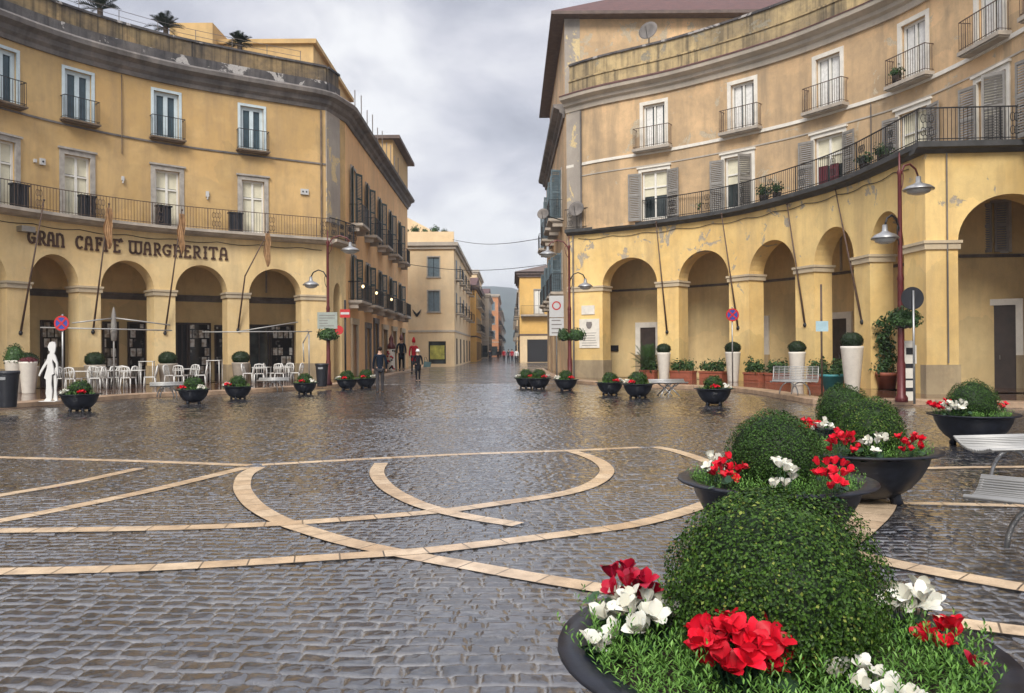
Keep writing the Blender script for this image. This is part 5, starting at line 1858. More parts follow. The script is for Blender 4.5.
tag(mb.build('floodlight', M['silver']), 'small grey box light on the wall left of the cafe lettering', 'floodlight')


# ------------------------------------------------------------------ flagpoles
def flagpole(label, a, b, flag=None, seed=0, kn=None, group='slanting flagpoles on the arcades'):
    """a: foot on the pier, b: top end"""
    t = thing('flagpole', label, 'flagpole', a, 0, group)
    mb = MB()
    path = [a, b] if kn is None else [a, kn, b]
    mb.tube(path, [0.045] + [0.035] * (len(path) - 2) + [0.022], 8)
    mb.ball(tuple(b), 0.05, 0.05, 0.05, 8, 6)
    mb.build('pole', M['wood_pole'], t, True)
    mb = MB()
    mb.ball(tuple(a), 0.08, 0.08, 0.10, 8, 6)
    mb.build('socket', M['iron'], t, True)
    if flag:
        u0, u1 = flag
        rng = random.Random(seed)
        mb = MB()
        p0 = (path[-2] if kn is not None else a).lerp(b, u1)
        H = u0
        n, m = 14, 9
        vs, fs = [], []
        side = Vector((b.y - a.y, -(b.x - a.x), 0))
        side = Vector((0.9, 0.35, 0)).normalized()
        for j in range(m + 1):
            v_ = j / m
            wd = 0.07 + 0.10 * math.sin(math.pi * min(1, 0.1 + v_ * 0.9)) * (0.7 + 0.5 * rng.random())
            if j == m:
                wd *= 0.45
            for i in range(n + 1):
                q = i / n - 0.5
                fold = 0.06 * math.sin(i * 1.9 + j * 0.35)
                vs.append(p0 + side * (q * wd * 2 + 0.03 * math.sin(j)) + Vector((side.y, -side.x, 0)) * fold + Vector((0, 0, -H * v_)))
        for j in range(m):
            for i in range(n):
                q = j * (n + 1) + i
                fs.append((q, q + 1, q + n + 2, q + n + 1))
        mb.add(vs, fs)
        mb.build('flag', M['flag'], t, True)
    return t


def pole_l(px0, y0, px1, y1, out):
    s0, s1 = LC.at_px(px0, 3.5), LC.at_px(px1, 7.5)
    a = LC.p(s0, 0.06)
    d = a.y
    a = atY(px0, y0, a.y)
    q = LC.p(s1, out)
    b = atY(px1, y1, q.y)
    return a, b


a, b = pole_l(20.6, 333, 44, 200, 1.5)
flagpole('bare slanting flagpole left of the cafe lettering, crossing its first letter', a, b)
a, b = pole_l(93, 332, 109, 204, 1.5)
flagpole('slanting flagpole with drooping brown flag across the cafe lettering, left of two', a, b, (1.75, 0.97), 2)
a, b = pole_l(165, 333, 182, 210, 1.5)
flagpole('slanting flagpole with drooping brown flag across the cafe lettering, right of two', a, b, (1.8, 0.97), 3)
a, b = pole_l(238, 330, 268, 232, 1.5)
kn = atY(245, 276, a.y - 0.25)
flagpole('bent flagpole with a narrow flag over the last big cafe arch', a, b, (1.6, 0.97), 4, kn)
for k, (px0, y0, px1, y1, lab) in enumerate(((667, 332, 656, 222, 'thin bare flagpole on the first pier of the right arcade'), (738, 328, 721.5, 214, 'thin bare flagpole above the red and blue no-stopping sign'),
                                            (805, 325, 787, 204, 'thin bare flagpole on the third pier of the right arcade'), (862, 322, 835, 188, 'thin bare flagpole on the pier nearest the dark red lamp post'))):
    s0 = RL.at_px(px0, 3.5)
    q = RL.p(s0, 0.05)
    a = atY(px0, y0, q.y)
    q2 = RL.p(RL.at_px(px1, 7.5), 0.75)
    flagpole(lab, a, atY(px1, y1, q2.y))


# ------------------------------------------------------------------ street lamps with two shades, flower baskets
def street_lamp(label, loc, rz):
    t = thing('street_lamp', label, 'street lamp', loc, rz, 'dark red street lamps')
    p = MB()
    p.lathe([(0.0, 0), (0.16, 0), (0.16, 0.12), (0.11, 0.2), (0.105, 1.0), (0.085, 1.1), (0.075, 3.2), (0.09, 3.25), (0.06, 3.4), (0.05, 6.0), (0.075, 6.05), (0.03, 6.15), (0.025, 6.5), (0.0, 6.62)], 14)
    p.build('pole', M['redpost'], t, True, local=True)
    for sg, z, L, drop in ((1, 5.75, 0.95, 0.18), (-1, 4.30, 0.72, 0.14)):
        a = MB()
        a.tube([(sg * L * x, 0, z + h) for x, h in ((0, 0.0), (0.06, 0.28), (0.25, 0.52), (0.55, 0.60), (0.85, 0.50), (1.0, 0.30))], 0.028, 6)
        a.tube([(sg * L * x, 0, z + h) for x, h in ((0, -0.25), (0.16, 0.0), (0.2, 0.25), (0.12, 0.42))], 0.014, 5)
        arm = a.build('arm', M['redpost'] if sg > 0 else M['iron'], t, True, local=True)
        s = MB()
        k = 1.0 if sg > 0 else 0.85
        s.lathe([(0.0, z + 0.32), (0.06, z + 0.32), (0.075, z + 0.16), (0.14 * k, z + 0.12), (0.30 * k, z + 0.06), (0.40 * k, z - 0.02), (0.40 * k, z - 0.05), (0.33 * k, z - 0.05), (0.0, z - 0.01)], 20, (sg * L, 0, 0))
        s.build('lamp_shade', M['silver'], t, True, local=True)
        g = MB()
        g.lathe([(0.31 * k, z - 0.052), (0.28 * k, z - 0.12), (0.14 * k, z - 0.17), (0.0, z - 0.18)], 18, (sg * L, 0, 0))
        g.build('lamp_glass', M['lampglass'], t, True, local=True)
    return t


def basket(label, c, r=0.34, seed=1):
    rng = random.Random(seed)
    t = thing('hanging_basket', label, 'flower basket', c, 0, 'baskets on the street lamps')
    b = MB()
    b.lathe([(0.06, -0.22), (r * 0.6, -0.16), (r * 0.85, 0.0), (r * 0.9, 0.02)], 14)
    b.build('bowl', M['black_plastic'], t, True, local=True)
    f = MB()
    leaf_ball(f, (0, 0, 0.02), (r * 1.25, r * 1.25, 0.34), 520, 0.10, rng, -0.6, 0.75, 0.4, 0.12)
    f.build('foliage', M['shrub_leaf'], t, local=True)
    return t


lp = at(328.5, 385.5, 0.15)
l1 = street_lamp('dark red street lamp at the right end of the cafe arcade', lp, 0)
copy_tree(l1, at(901.5, 402, 0.156), R(35), 'tall dark red street lamp in front of the right arcade corner')
q = at(570, 382, 0.15)
copy_tree(l1, q, R(180), 'dark red street lamp at the corner of the right building by the street')
basket('leafy basket round the post of the lamp beside the cafe', lp + Vector((0, -0.05, 2.1)), 0.36, 1)
basket('leafy basket round the post of the tall lamp at the right arcade corner', at(901.5, 402, 0.156) + Vector((0.05, -0.05, 2.15)), 0.34, 2)
basket('left of two leafy baskets on the lamp at the right street corner', q + Vector((-0.28, 0, 2.05)), 0.2, 3)
basket('right of two leafy baskets on the lamp at the right street corner', q + Vector((0.30, 0, 2.05)), 0.34, 4)


# ------------------------------------------------------------------ benches
def bench(label, loc, rz=0.0, L=2.0, back=False, cross=False):
    t = thing('bench', label, 'bench', loc, rz, 'pale metal benches')
    prof = [(-0.30, 0.455), (-0.27, 0.462), (-0.22, 0.452), (-0.16, 0.435), (-0.09, 0.425), (0.0, 0.425), (0.09, 0.437), (0.16, 0.460), (0.22, 0.492), (0.27, 0.525), (0.30, 0.545)]
    if back:
        prof = [(-0.30, 0.44), (-0.2, 0.43), (-0.1, 0.425), (0.0, 0.43), (0.09, 0.45), (0.15, 0.50), (0.19, 0.58), (0.22, 0.68), (0.25, 0.78), (0.28, 0.88)]
    fine = []
    for (a, b) in zip(prof, prof[1:]):
        for k in range(2):
            f_ = k / 2
            fine.append((a[0] + (b[0] - a[0]) * f_, a[1] + (b[1] - a[1]) * f_))
    fine.append(prof[-1])
    s = MB()
    for (y, z) in fine:
        s.tube([(-L / 2, y, z), (L / 2, y, z)], 0.0125, 5)
    s.build('seat', M['bench'], t, True, local=True)
    r = MB()
    for i in range(9):
        x = -L / 2 + 0.02 + (L - 0.04) * i / 8
        r.tube([(x, y, z - 0.016) for y, z in prof], 0.011 if 0 < i < 8 else 0.018, 5)
    r.build('seat_frame', M['bench'], t, True, local=True)
    for x in (-L / 2 + 0.5, L / 2 - 0.5):
        l_ = MB()
        if cross:
            l_.tube([(x - 0.2, -0.22, 0), (x, 0, 0.25), (x + 0.2, 0.2, 0.42)], 0.022, 6)
            l_.tube([(x + 0.2, -0.22, 0), (x, -0.02, 0.25), (x - 0.2, 0.2, 0.42)], 0.022, 6)
            l_.tube([(x - 0.2, 0.22, 0), (x, 0.05, 0.25), (x + 0.2, -0.2, 0.42)], 0.022, 6)
        else:
            pts_ = [(x + 0.27 * math.cos(R(a_)), 0.0, 0.02 + 0.39 * max(-0.05, math.sin(R(a_)))) for a_ in range(-6, 190, 14)]
            l_.tube(pts_, 0.021, 8)
        l_.build('leg', M['bench_leg'], t, True, local=True)
    return t


b1 = bench('pale slatted bench nearest the camera, cut by the right edge', Vector((4.42, 5.64, 0)), R(-42), 2.1)
b2 = copy_tree(b1, Vector((6.28, 9.3, 0)), R(9), 'pale slatted bench behind the nearest bench at the right edge')
bench('small pale bench with crossed legs beside the pair of far planters on the right', at(670, 396, 0) + Vector((0, 0.3, 0)), R(4), 1.25, False, True)
bench('metal bench with a curved back in front of the white pot on the right', at(797, 396, 0.15) + Vector((0, 0.2, 0)), R(-28), 1.35, True)
bench('pale backless bench at the edge of the cafe terrace between two planters', at(271, 392, 0) + Vector((0, 0.3, 0)), R(8), 1.2)
bench('pale backless bench at the kerb before the second cafe arch', at(152, 399, 0) + Vector((0.3, 0.5, 0)), R(25), 1.1)


# ------------------------------------------------------------------ cafe furniture
def chair(label, loc, rz):
    t = thing('cafe_chair', label, 'chair', loc, rz, 'white chairs on the cafe terrace')
    s = MB()
    s.box(-0.22, 0.22, -0.22, 0.22, 0.43, 0.465)
    s.build('seat', M['white_metal'], t, local=True)
    b = MB()
    b.tube([(-0.21, 0.21, 0.46), (-0.22, 0.26, 0.72), (-0.17, 0.28, 0.86), (0, 0.285, 0.89), (0.17, 0.28, 0.86), (0.22, 0.26, 0.72), (0.21, 0.21, 0.46)], 0.03, 6)
    for x in (-0.11, 0, 0.11):
        b.tube([(x, 0.22, 0.46), (x, 0.28, 0.87)], 0.014, 5)
    b.tube([(-0.22, 0.255, 0.68), (0.22, 0.255, 0.68)], 0.016, 5)
    b.build('backrest', M['white_metal'], t, True, local=True)
    for x in (-1, 1):
        for y in (-1, 1):
            l_ = MB()
            l_.tube([(x * 0.19, y * 0.19, 0.44), (x * 0.215, y * 0.225, 0.0)], 0.025, 6)
            l_.build('leg', M['white_metal'], t, True, local=True)
    return t


def table(label, loc, h=0.74, w=0.36, name='cafe_table'):
    t = thing(name, label, 'table', loc, 0.3, 'white tables on the cafe terrace')
    s = MB()
    s.box(-w, w, -w, w, h - 0.03, h)
    s.build('tabletop', M['white_metal'], t, local=True)
    for x in (-1, 1):
        for y in (-1, 1):
            l_ = MB()
            l_.tube([(x * w * 0.88, y * w * 0.88, h - 0.03), (x * w * 0.92, y * w * 0.92, 0)], 0.02, 6)
            l_.build('leg', M['white_metal'], t, True, local=True)
    return t


def on_terrace(px, off):
    """a point on the pavement in front of the left arcade, off metres out of the wall"""
    s = LC.at_px(px, 0.5, off)
    return LC.p(s, off, 0.15)


TB = [(81, 2.2, 'white cafe table behind the white cut-out figure'), (113, 2.3, 'white cafe table before the second cafe arch'), (134, 3.0, 'white cafe table near the tall parasol pole'),
      (186, 2.4, 'white cafe table before the third cafe arch'), (262, 1.9, 'white cafe table before the last big cafe arch, left of two'), (283, 2.0, 'white cafe table before the last big cafe arch, right of two')]
t0 = None
chairs = []
c0 = None
ordn = ['left', 'right', 'near', 'far']
for px, off, lb in TB:
    p = on_terrace(px, off)
    if t0 is None:
        t0 = table(lb, p)
    else:
        copy_tree(t0, p, random.uniform(0, 1), lb)
    place = lb.replace('white cafe table ', '')
    for k, (dx, dy, rz, side) in enumerate(((-0.62, 0.0, 90, 'left'), (0.62, 0.05, -90, 'right'), (0.05, -0.62, 180, 'near'), (0.0, 0.62, 0, 'far'))):
        if k == 3 and px in (134, 262):
            continue
        l2 = 'white chair, %s side of table %s' % (side, place)
        q = p + Vector((dx, dy, 0))
        rr = R(rz + random.uniform(-25, 25))
        if c0 is None:
            c0 = chair(l2, q, rr)
        else:
            copy_tree(c0, q, rr, l2)
tall = table('tall white bar table by the pier between the second and third cafe arches', on_terrace(147, 1.2), 1.08, 0.3, 'bar_table')
copy_tree(tall, on_terrace(215, 1.2), 0.1, 'tall white bar table by the pier between the third and fourth cafe arches')


def tall_pot(label, loc, h, r0, r1, m, ball, seed=0, group='tall pots with dark balls along the arcades', plant_label=None, flat=0.8):
    t = thing('tall_planter', label, 'planter', loc, 0, group)
    b = MB()
    b.lathe([(0.0, 0.0), (r0 * 0.96, 0.0), (r0, 0.02), (r1 * 0.97, h * 0.93), (r1, h * 0.95), (r1, h), (r1 - 0.04, h), (r1 - 0.05, h - 0.08), (0, h - 0.08)], 24)
    b.build('pot', m, t, True, local=True)
    if ball:
        rng = random.Random(seed)
        f = thing('topiary_ball', plant_label, 'shrub', (loc[0], loc[1], loc[2] + h), 0, 'topiary balls on the tall pots')
        mb = MB()
        leaf_ball(mb, (0, 0, ball * 0.5), (ball, ball, ball * flat), 700, 0.05, rng, -0.6, 0.95, 0.1)
        mb.build('foliage', M['ball_leaf'], f, local=True)
        mb = MB()
        mb.tube([(0, 0, -0.09), (0, 0, ball * 0.3)], 0.03, 6)
        mb.build('stem', M['bark'], f, local=True)
    return t


for i, (px, off, wh) in enumerate(((27, 1.0, 'the first pier of the cafe arcade, behind the cut-out figure'), (95, 0.9, 'the pier left of the second cafe arch'), (168, 0.8, 'the pier left of the third cafe arch'),
                                   (241, 0.7, 'the pier left of the last big cafe arch'))):
    tall_pot('stone grey tapered pot before ' + wh, on_terrace(px, off), 0.95, 0.30, 0.42, M['grey_pot'], 0.42, i, plant_label='dark flat-topped topiary before ' + wh)
tall_pot('white tapered pot with a pointed green bush beside the dark bin', on_terrace(15, 2.3), 1.2, 0.22, 0.34, M['white_pot'], 0)
p = on_terrace(15, 2.3)
f = thing('conical_bush', 'small pointed green bush in the white pot by the dark bin', 'shrub', p + Vector((0, 0, 1.15)))
mb = MB()
leaf_ball(mb, (0, 0, 0.05), (0.36, 0.36, 0.62), 700, 0.06, random.Random(4), -0.2, 0.85, 0.2)
mb.build('foliage', M['shrub_leaf'], f, local=True)
tall_pot('white tapered pot with a low dark red plant left of the cut-out figure', on_terrace(28, 3.2), 1.15, 0.2, 0.3, M['white_pot'], 0)
f = thing('heather', 'low dark red plant in the white pot left of the cut-out figure', 'plant', on_terrace(28, 3.2) + Vector((0, 0, 1.1)))
mb = MB()
leaf_ball(mb, (0, 0, 0.05), (0.32, 0.32, 0.17), 300, 0.06, random.Random(5), 0, 0.85, 0.3)
mb.build('foliage', M['maroon_cloth'], f, local=True)
for i, (px, off, wh) in enumerate(((664, 0.9, 'the first pier of the right arcade, by the palm-filled doorway'), (733, 0.9, 'the pier behind the no-stopping sign'), (797, 1.0, 'the pier behind the curved-back bench'),
                                   (852, 1.5, 'the pier between the turquoise tub and the terracotta pot'))):
    s = RL.at_px(px, 1.0, off)
    tall_pot('tall white tapered pot before ' + wh, RL.p(s, off, 0.15), (1.28, 1.3, 1.3, 1.5)[i], 0.22, (0.32, 0.33, 0.32, 0.36)[i], M['white_pot'], (0.33, 0.34, 0.33, 0.36)[i], 10 + i,
             plant_label='round dark topiary ball before ' + wh)


def trough(label, s, off, w, plant_label, seed, hgt=0.42, tall=0.55):
    t = thing('planter_box', label, 'planter', RL.p(s, off, 0.15), 0, 'terracotta plant boxes in the right arcade')
    X = RL.M(s, off, 0.15)
    b = MB(X)
    b.box(-w / 2, w / 2, -0.2, 0.2, 0.0, hgt)
    b.box(-w / 2 - 0.03, w / 2 + 0.03, -0.23, 0.23, hgt - 0.08, hgt - 0.002)
    b.box(-w / 2 + 0.06, w / 2 - 0.06, 0.2, 0.215, 0.08, hgt - 0.14)
    b.build('box', M['terracotta'], t)
    rng = random.Random(seed)
    f = thing('hedge_plant', plant_label, 'plant', RL.p(s, off, 0.15 + hgt), 0, 'plants in the terracotta boxes')
    mb = MB(X)
    for k in range(3):
        leaf_ball(mb, (-w / 2 + w * (k + 0.5) / 3, 0, hgt + tall * 0.35), (w * 0.24, 0.24, tall * rng.uniform(0.55, 0.95)), 170, 0.12, rng, -0.7, 0.45, 0.7, 0.3)
    mb.build('foliage', M['shrub_leaf'], f)
    return t


for i, (px, w, lb) in enumerate(((683, 1.2, 'under the second right arch, left of two'), (713, 1.25, 'under the second right arch, right of two'), (755, 1.0, 'under the third right arch, left of two'),
                                 (778, 1.1, 'under the third right arch, right of two'), (819, 0.9, 'behind the blue street sign'), (840, 0.9, 'behind the turquoise tub'))):
    s = RL.at_px(px, 0.5, 0.35)
    trough('terracotta plant box ' + lb, s, 0.35, w, 'green bushy plants in the terracotta box ' + lb, 200 + i)
s = RL.at_px(649, 0.5, 0.1)
trough('terracotta box with a tall palm in the first right arch', s, 0.1, 0.8, 'low green plants in the box of the tall palm', 220)


def fronds(mb, c, n, L, rng, up=0.9, droop=0.9, leaf=0.16, width=0.022, step=16):
    for k in range(n):
        a = k * 2.399 + rng.uniform(-.2, .2)
        el = R(rng.uniform(12, 82)) * up
        d = Vector((math.cos(a), math.sin(a), 0))
        pts = []
        l = L * rng.uniform(0.8, 1.1)
        for j in range(step + 1):
            t = j / step
            pts.append(Vector(c) + d * (l * t * math.cos(el) * (1 - 0.1 * t)) + Vector((0, 0, l * (t * math.sin(el) - droop * 0.45 * t * t))))
        mb.tube(pts, [0.018 * (1 - 0.7 * j / step) for j in range(step + 1)], 4, cap=False)
        side = d.cross(Vector((0, 0, 1)))
        for j in range(2, step + 1):
            p = pts[j]
            dirv = (pts[j] - pts[j - 1]).normalized()
            ll = leaf * math.sin(math.pi * (0.15 + 0.8 * j / step)) * 1.6
            for sg in (-1, 1):
                tip = p + (side * sg * 0.8 + dirv * 0.6 + Vector((0, 0, 0.15))) * ll
                wv = dirv * width
                mb.add([p - wv, p + wv, tip + wv * 0.2, tip - wv * 0.2], [(0, 1, 2, 3)])


t = thing('potted_palm', 'tall feathery palm filling the doorway in the first right arch', 'palm', RL.p(s, 0.1, 0.5))
mb = MB()
fronds(mb, (0, 0, 0.1), 22, 1.7, random.Random(3), 1.05, 0.55, 0.24, 0.02)
mb.build('crown', M['shrub_leaf'], t, local=True)
for i, (px, py, lb) in enumerate(((100, 17, 'spiky palm on the roof parapet, leftmost of three'), (166, 36, 'spiky palm on the roof parapet, middle of three'), (240, 52, 'spiky palm on the roof parapet, rightmost and smallest'))):
    sp = LC.at_px(px, 16, -0.9)
    q = LC.p(sp, -0.9, 16.0)
    t = thing('roof_palm', lb, 'palm', (q.x, q.y, 14.92), 0, 'palms on the left roof')
    mb = MB()
    fronds(mb, (0, 0, 1.95), 34, (1.15, 1.05, 0.85)[i], random.Random(30 + i), 1.0, 0.7, 0.16, 0.035, 10)
    mb.build('crown', M['palm_leaf'], t, local=True)
    mb = MB()
    mb.tube([(0, 0, 0), (0.02, 0, 0.9), (0, 0, 2.0)], [0.16, 0.14, 0.12], 8)
    mb.build('trunk', M['bark'], t, local=True)

# terracotta pot with a climbing shrub, turquoise tub
pp = at(887, 389, 0.15)
t = thing('terracotta_pot', 'round terracotta pot with a tall climbing shrub left of the dark red lamp post', 'planter', pp)
mb = MB()
mb.lathe([(0, 0), (0.27, 0), (0.34, 0.45), (0.38, 0.46), (0.38, 0.58), (0.34, 0.58), (0.33, 0.5), (0, 0.5)], 20)
mb.build('pot', M['terracotta'], t, True, local=True)
t = thing('climbing_shrub', 'tall dark green shrub growing in the terracotta pot by the lamp post', 'shrub', pp + Vector((0, 0, 0.5)))
mb = MB()
rg = random.Random(9)
for k in range(9):
    z = 0.15 + k * 0.20
    leaf_ball(mb, (rg.gauss(0, .12), rg.gauss(0, .1), z), (0.40 - k * 0.022, 0.36 - k * 0.02, 0.24), 120, 0.12, rg, -0.8, 0.35, 0.7, 0.3)
mb.build('foliage', M['shrub_leaf'], t, local=True)
mb = MB()
mb.tube([(0, 0, -0.02), (0.03, 0, 0.8), (0, 0, 1.7)], [0.03, 0.02, 0.01], 6)
mb.build('stem', M['bark'], t, local=True)
pp = at(833, 389.5, 0.15)
t = thing('plastic_tub', 'turquoise plastic tub in front of the plant boxes on the right', 'planter', pp)
mb = MB()
mb.lathe([(0, 0), (0.28, 0), (0.40, 0.44), (0.44, 0.45), (0.44, 0.53), (0.40, 0.53), (0.38, 0.45), (0, 0.43)], 20)
mb.build('pot', M['turq'], t, True, local=True)
t = thing('tub_plant', 'low straggly green plant in the turquoise tub', 'plant', pp + Vector((0, 0, 0.44)))
mb = MB()
leaf_ball(mb, (0, 0, 0.05), (0.36, 0.36, 0.25), 130, 0.10, random.Random(8), 0.0, 0.5, 0.6, 0.3)
mb.build('foliage', M['shrub_leaf'], t, local=True)


# ------------------------------------------------------------------ signs, posts, bins
def no_stopping(label, loc, h, r=0.27):
    t = thing('no_stopping_sign', label, 'road sign', loc, 0, 'round red and blue no-stopping signs')
    mb = MB()
    mb.tube([(0, 0.05, 0), (0, 0.05, h + r * 1.2)], 0.03, 8)
    mb.build('pole', M['silver'], t, True, local=True)

    def disc(r0, r1, y, n=28):
        vs = [(r0 * math.cos(2 * math.pi * k / n), y, h + r0 * math.sin(2 * math.pi * k / n)) for k in range(n)]
        vs2 = [(r1 * math.cos(2 * math.pi * k / n), y, h + r1 * math.sin(2 * math.pi * k / n)) for k in range(n)]
        return vs, vs2, [(k, (k + 1) % n, n + (k + 1) % n, n + k) for k in range(n)]
    mb = MB()
    v1, v2, fs = disc(r, r * 0.78, -0.012)
    mb.add(v1 + v2, fs)
    v1, v2, fs = disc(r, 0.0001, 0.012)
    mb.add(v1 + v2, fs)
    v1, v2, _ = disc(r, r, -0.012)
    _, v3, _ = disc(r, r, 0.012)
    mb.add(v1 + v3, fs)
    for sg in (-1, 1):
        c, s_ = math.cos(R(45 * sg)), math.sin(R(45 * sg))
        a_, w = r * 0.8, r * 0.11
        q = [(-a_, -w), (a_, -w), (a_, w), (-a_, w)]
        mb.add([(x * c - z * s_, -0.016 - 0.001 * sg, h + x * s_ + z * c) for x, z in q], [(0, 1, 2, 3)])
    fo = mb.build('disc', M['red_paint'], t, local=True)
    mb = MB()
    v1, v2, fs = disc(r * 0.79, 0.0001, -0.008)
    mb.add(v1 + v2, fs)
    mb.build('blue_field', M['blue_paint'], fo, local=True)
    return t


q = at(62, 399, 0.15)
no_stopping('red and blue no-stopping sign behind the white cut-out figure on the left', q, 1.6 + (353.2 - 328) * q.y / F, 0.24)
q = at(733, 383.5, 0.15)
no_stopping('red and blue no-stopping sign before the second pier on the right', q, 1.6 + (348.5 - 318.5) * q.y / F, 0.27)

q = at(914, 404, 0.15)
t = thing('round_sign', 'round road sign seen from behind beside the tall dark red lamp post', 'road sign', q)
mb = MB()
mb.tube([(0, -0.02, 0), (0, -0.02, 2.9)], 0.03, 8)
mb.build('pole', M['silver'], t, True, local=True)
mb = MB()
hh = 1.6 + (347.2 - 304) * q.y / F
mb.v += [Vector((0.29 * math.cos(k * math.pi / 16), 0.02 + 0.02 * s_, hh + 0.29 * math.sin(k * math.pi / 16))) for s_ in (0, 1) for k in range(32)]
mb.f += [tuple(range(32)), tuple(range(63, 31, -1))] + [(k, (k + 1) % 32, 32 + (k + 1) % 32, 32 + k) for k in range(32)]
mb.build('disc', M['black_plastic'], t, local=True)
q = at(908, 401, 0.156)
t = thing('parking_meter', 'white ticket machine column with dark bands at the foot of the lamp post', 'ticket machine', q + Vector((0.12, 0.25, 0)))
mb = MB()
mb.box(-0.14, 0.14, -0.12, 0.12, 0.0, 1.62)
mb.box(-0.17, 0.17, -0.15, 0.13, 1.0, 1.5)
mb.build('column', M['white_pot'], t, local=True)
mb = MB()
for z, w in ((0.25, 0.1), (0.55, 0.05), (0.88, 0.12)):
    mb.box(-0.13, 0.13, -0.126, -0.121, z, z + w)
mb.build('dark_band', M['black_plastic'], t, local=True)
mb = MB()
mb.box(-0.11, 0.11, -0.165, -0.152, 1.25, 1.43)
mb.build('screen', M['dark'], t, local=True)
q = at(822, 392, 0.15)
t = thing('street_sign', 'thin post with small pale blue plate in front of the fourth right arch', 'sign', q)
mb = MB()
mb.tube([(0, 0, 0), (0, 0, 1.6 + (348 - 289) * q.y / F)], 0.035, 8)
mb.build('pole', M['iron_rust'], t, True, local=True)
mb = MB()
z = 1.6 + (348 - 331) * q.y / F
mb.box(-0.20, 0.20, -0.06, -0.04, z - 0.17, z + 0.17)
mb.build('plate', M['sign_blue_pale'], t, local=True)
# red shop sign on its post, small round red sign
q = at(345.5, 381, 0.15)
t = thing('shop_sign', 'small red sign with a white band on a dark post at the street corner', 'sign', q)
mb = MB()
top = 1.6 + (351 - 303) * q.y / F
mb.tube([(0, 0, 0), (0, 0, top)], 0.05, 8)
mb.build('pole', M['iron'], t, True, local=True)
mb = MB()
z = 1.6 + (351 - 316.5) * q.y / F
mb.box(-0.22, 0.26, -0.13, -0.07, z - 0.20, z + 0.2)
mb.build('panel', M['red_paint'], t, local=True)
mb = MB()
mb.box(-0.19, 0.23, -0.136, -0.131, z - 0.05, z + 0.06)
mb.build('white_band', M['sign_white'], t, local=True)
mb = MB()
mb.lathe([(0, -0.02), (0.22, -0.02), (0.22, 0.02), (0, 0.02)], 20)
mb.M = Matrix.Translation((-0.28, -0.12, 1.6 + (351 - 333) * q.y / F)) @ Matrix.Rotation(R(90), 4, 'X')
o = mb.build('round_disc', M['red_paint'], t, local=True)
# white notice board on the cafe lamp post
mb = MB()
q = lp
mb.box(q.x - 0.42, q.x + 0.42, q.y - 0.15, q.y - 0.11, 2.55, 3.25)
t = tag(mb.build('notice_board', simple('faded_board', (0.30, 0.33, 0.29), 0.6)), 'pale notice board fixed to the lamp post beside the cafe', 'sign')
mb = MB()
rg = random.Random(2)
for k in range(5):
    mb.box(q.x - 0.34, q.x + rg.uniform(0.0, 0.34), q.y - 0.156, q.y - 0.152, 3.1 - k * 0.11, 3.13 - k * 0.11)
mb.build('faded_text', M['grey_marks'], t)
# speed zone board at the right street corner
q = at(557, 382.5, 0.0)
t = thing('zone_sign', 'white zone board with red ring over a plain plate at the right street corner', 'road sign', q)
zt, zb = 1.6 + (350 - 296) * q.y / F, 1.6 + (350 - 336) * q.y / F
zm = 1.6 + (350 - 318) * q.y / F
mb = MB()
mb.tube([(0, 0.05, 0), (0, 0.05, zt)], 0.035, 8)
mb.build('pole', M['silver'], t, True, local=True)
w = 7.2 * q.y / F
mb = MB()
mb.box(-w, w, -0.02, 0.01, zm + 0.02, zt)
mb.build('panel', M['sign_white'], t, local=True)
mb = MB()
mb.box(-w, w, -0.02, 0.01, zb, zm - 0.02)
lower = mb.build('panel', M['sign_white'], t, local=True)
mb = MB()
cz = (zm + zt) / 2 + 0.05
ri = w * 0.62
n = 24
mb.v += [Vector((r_ * math.cos(2 * math.pi * k / n), -0.024, cz + r_ * math.sin(2 * math.pi * k / n))) for r_ in (ri, ri * 0.72) for k in range(n)]
mb.f += [(k, (k + 1) % n, n + (k + 1) % n, n + k) for k in range(n)]
mb.build('red_ring', M['red_paint'], t, local=True)
mb = MB()
for k in range(4):
    mb.box(-w * 0.7, w * (0.7 - 0.15 * (k % 2)), -0.024, -0.0205, zb + 0.12 + k * 0.2, zb + 0.17 + k * 0.2)
mb.build('faded_text', M['grey_marks'], lower, local=True)


def bin_(label, loc, h=0.9, r=0.24):
    t = thing('litter_bin', label, 'bin', loc, 0, 'dark litter bins')
    mb = MB()
    mb.lathe([(0, 0.0), (r * 0.72, 0.0), (r * 0.76, 0.03), (r * 0.98, h * 0.88), (r, h * 0.9), (r * 1.06, h * 0.92), (r * 1.06, h), (r * 0.9, h), (r * 0.85, h * 0.85), (0, h * 0.8)], 20)
    mb.build('body', M['black_plastic'], t, True, local=True)
    mb = MB()
    mb.box(-0.1, 0.1, -r * 0.99, -r * 0.9, h * 0.76, h * 0.84)
    mb.build('sticker', M['silver'], t, local=True)
    return t


bin_('dark tapered litter bin at the left edge of the photo', at(8, 407.5, 0.156), 0.98, 0.27)
bin_('dark litter bin at the foot of the lamp post beside the cafe', at(322, 386.5, 0.15), 0.95, 0.26)

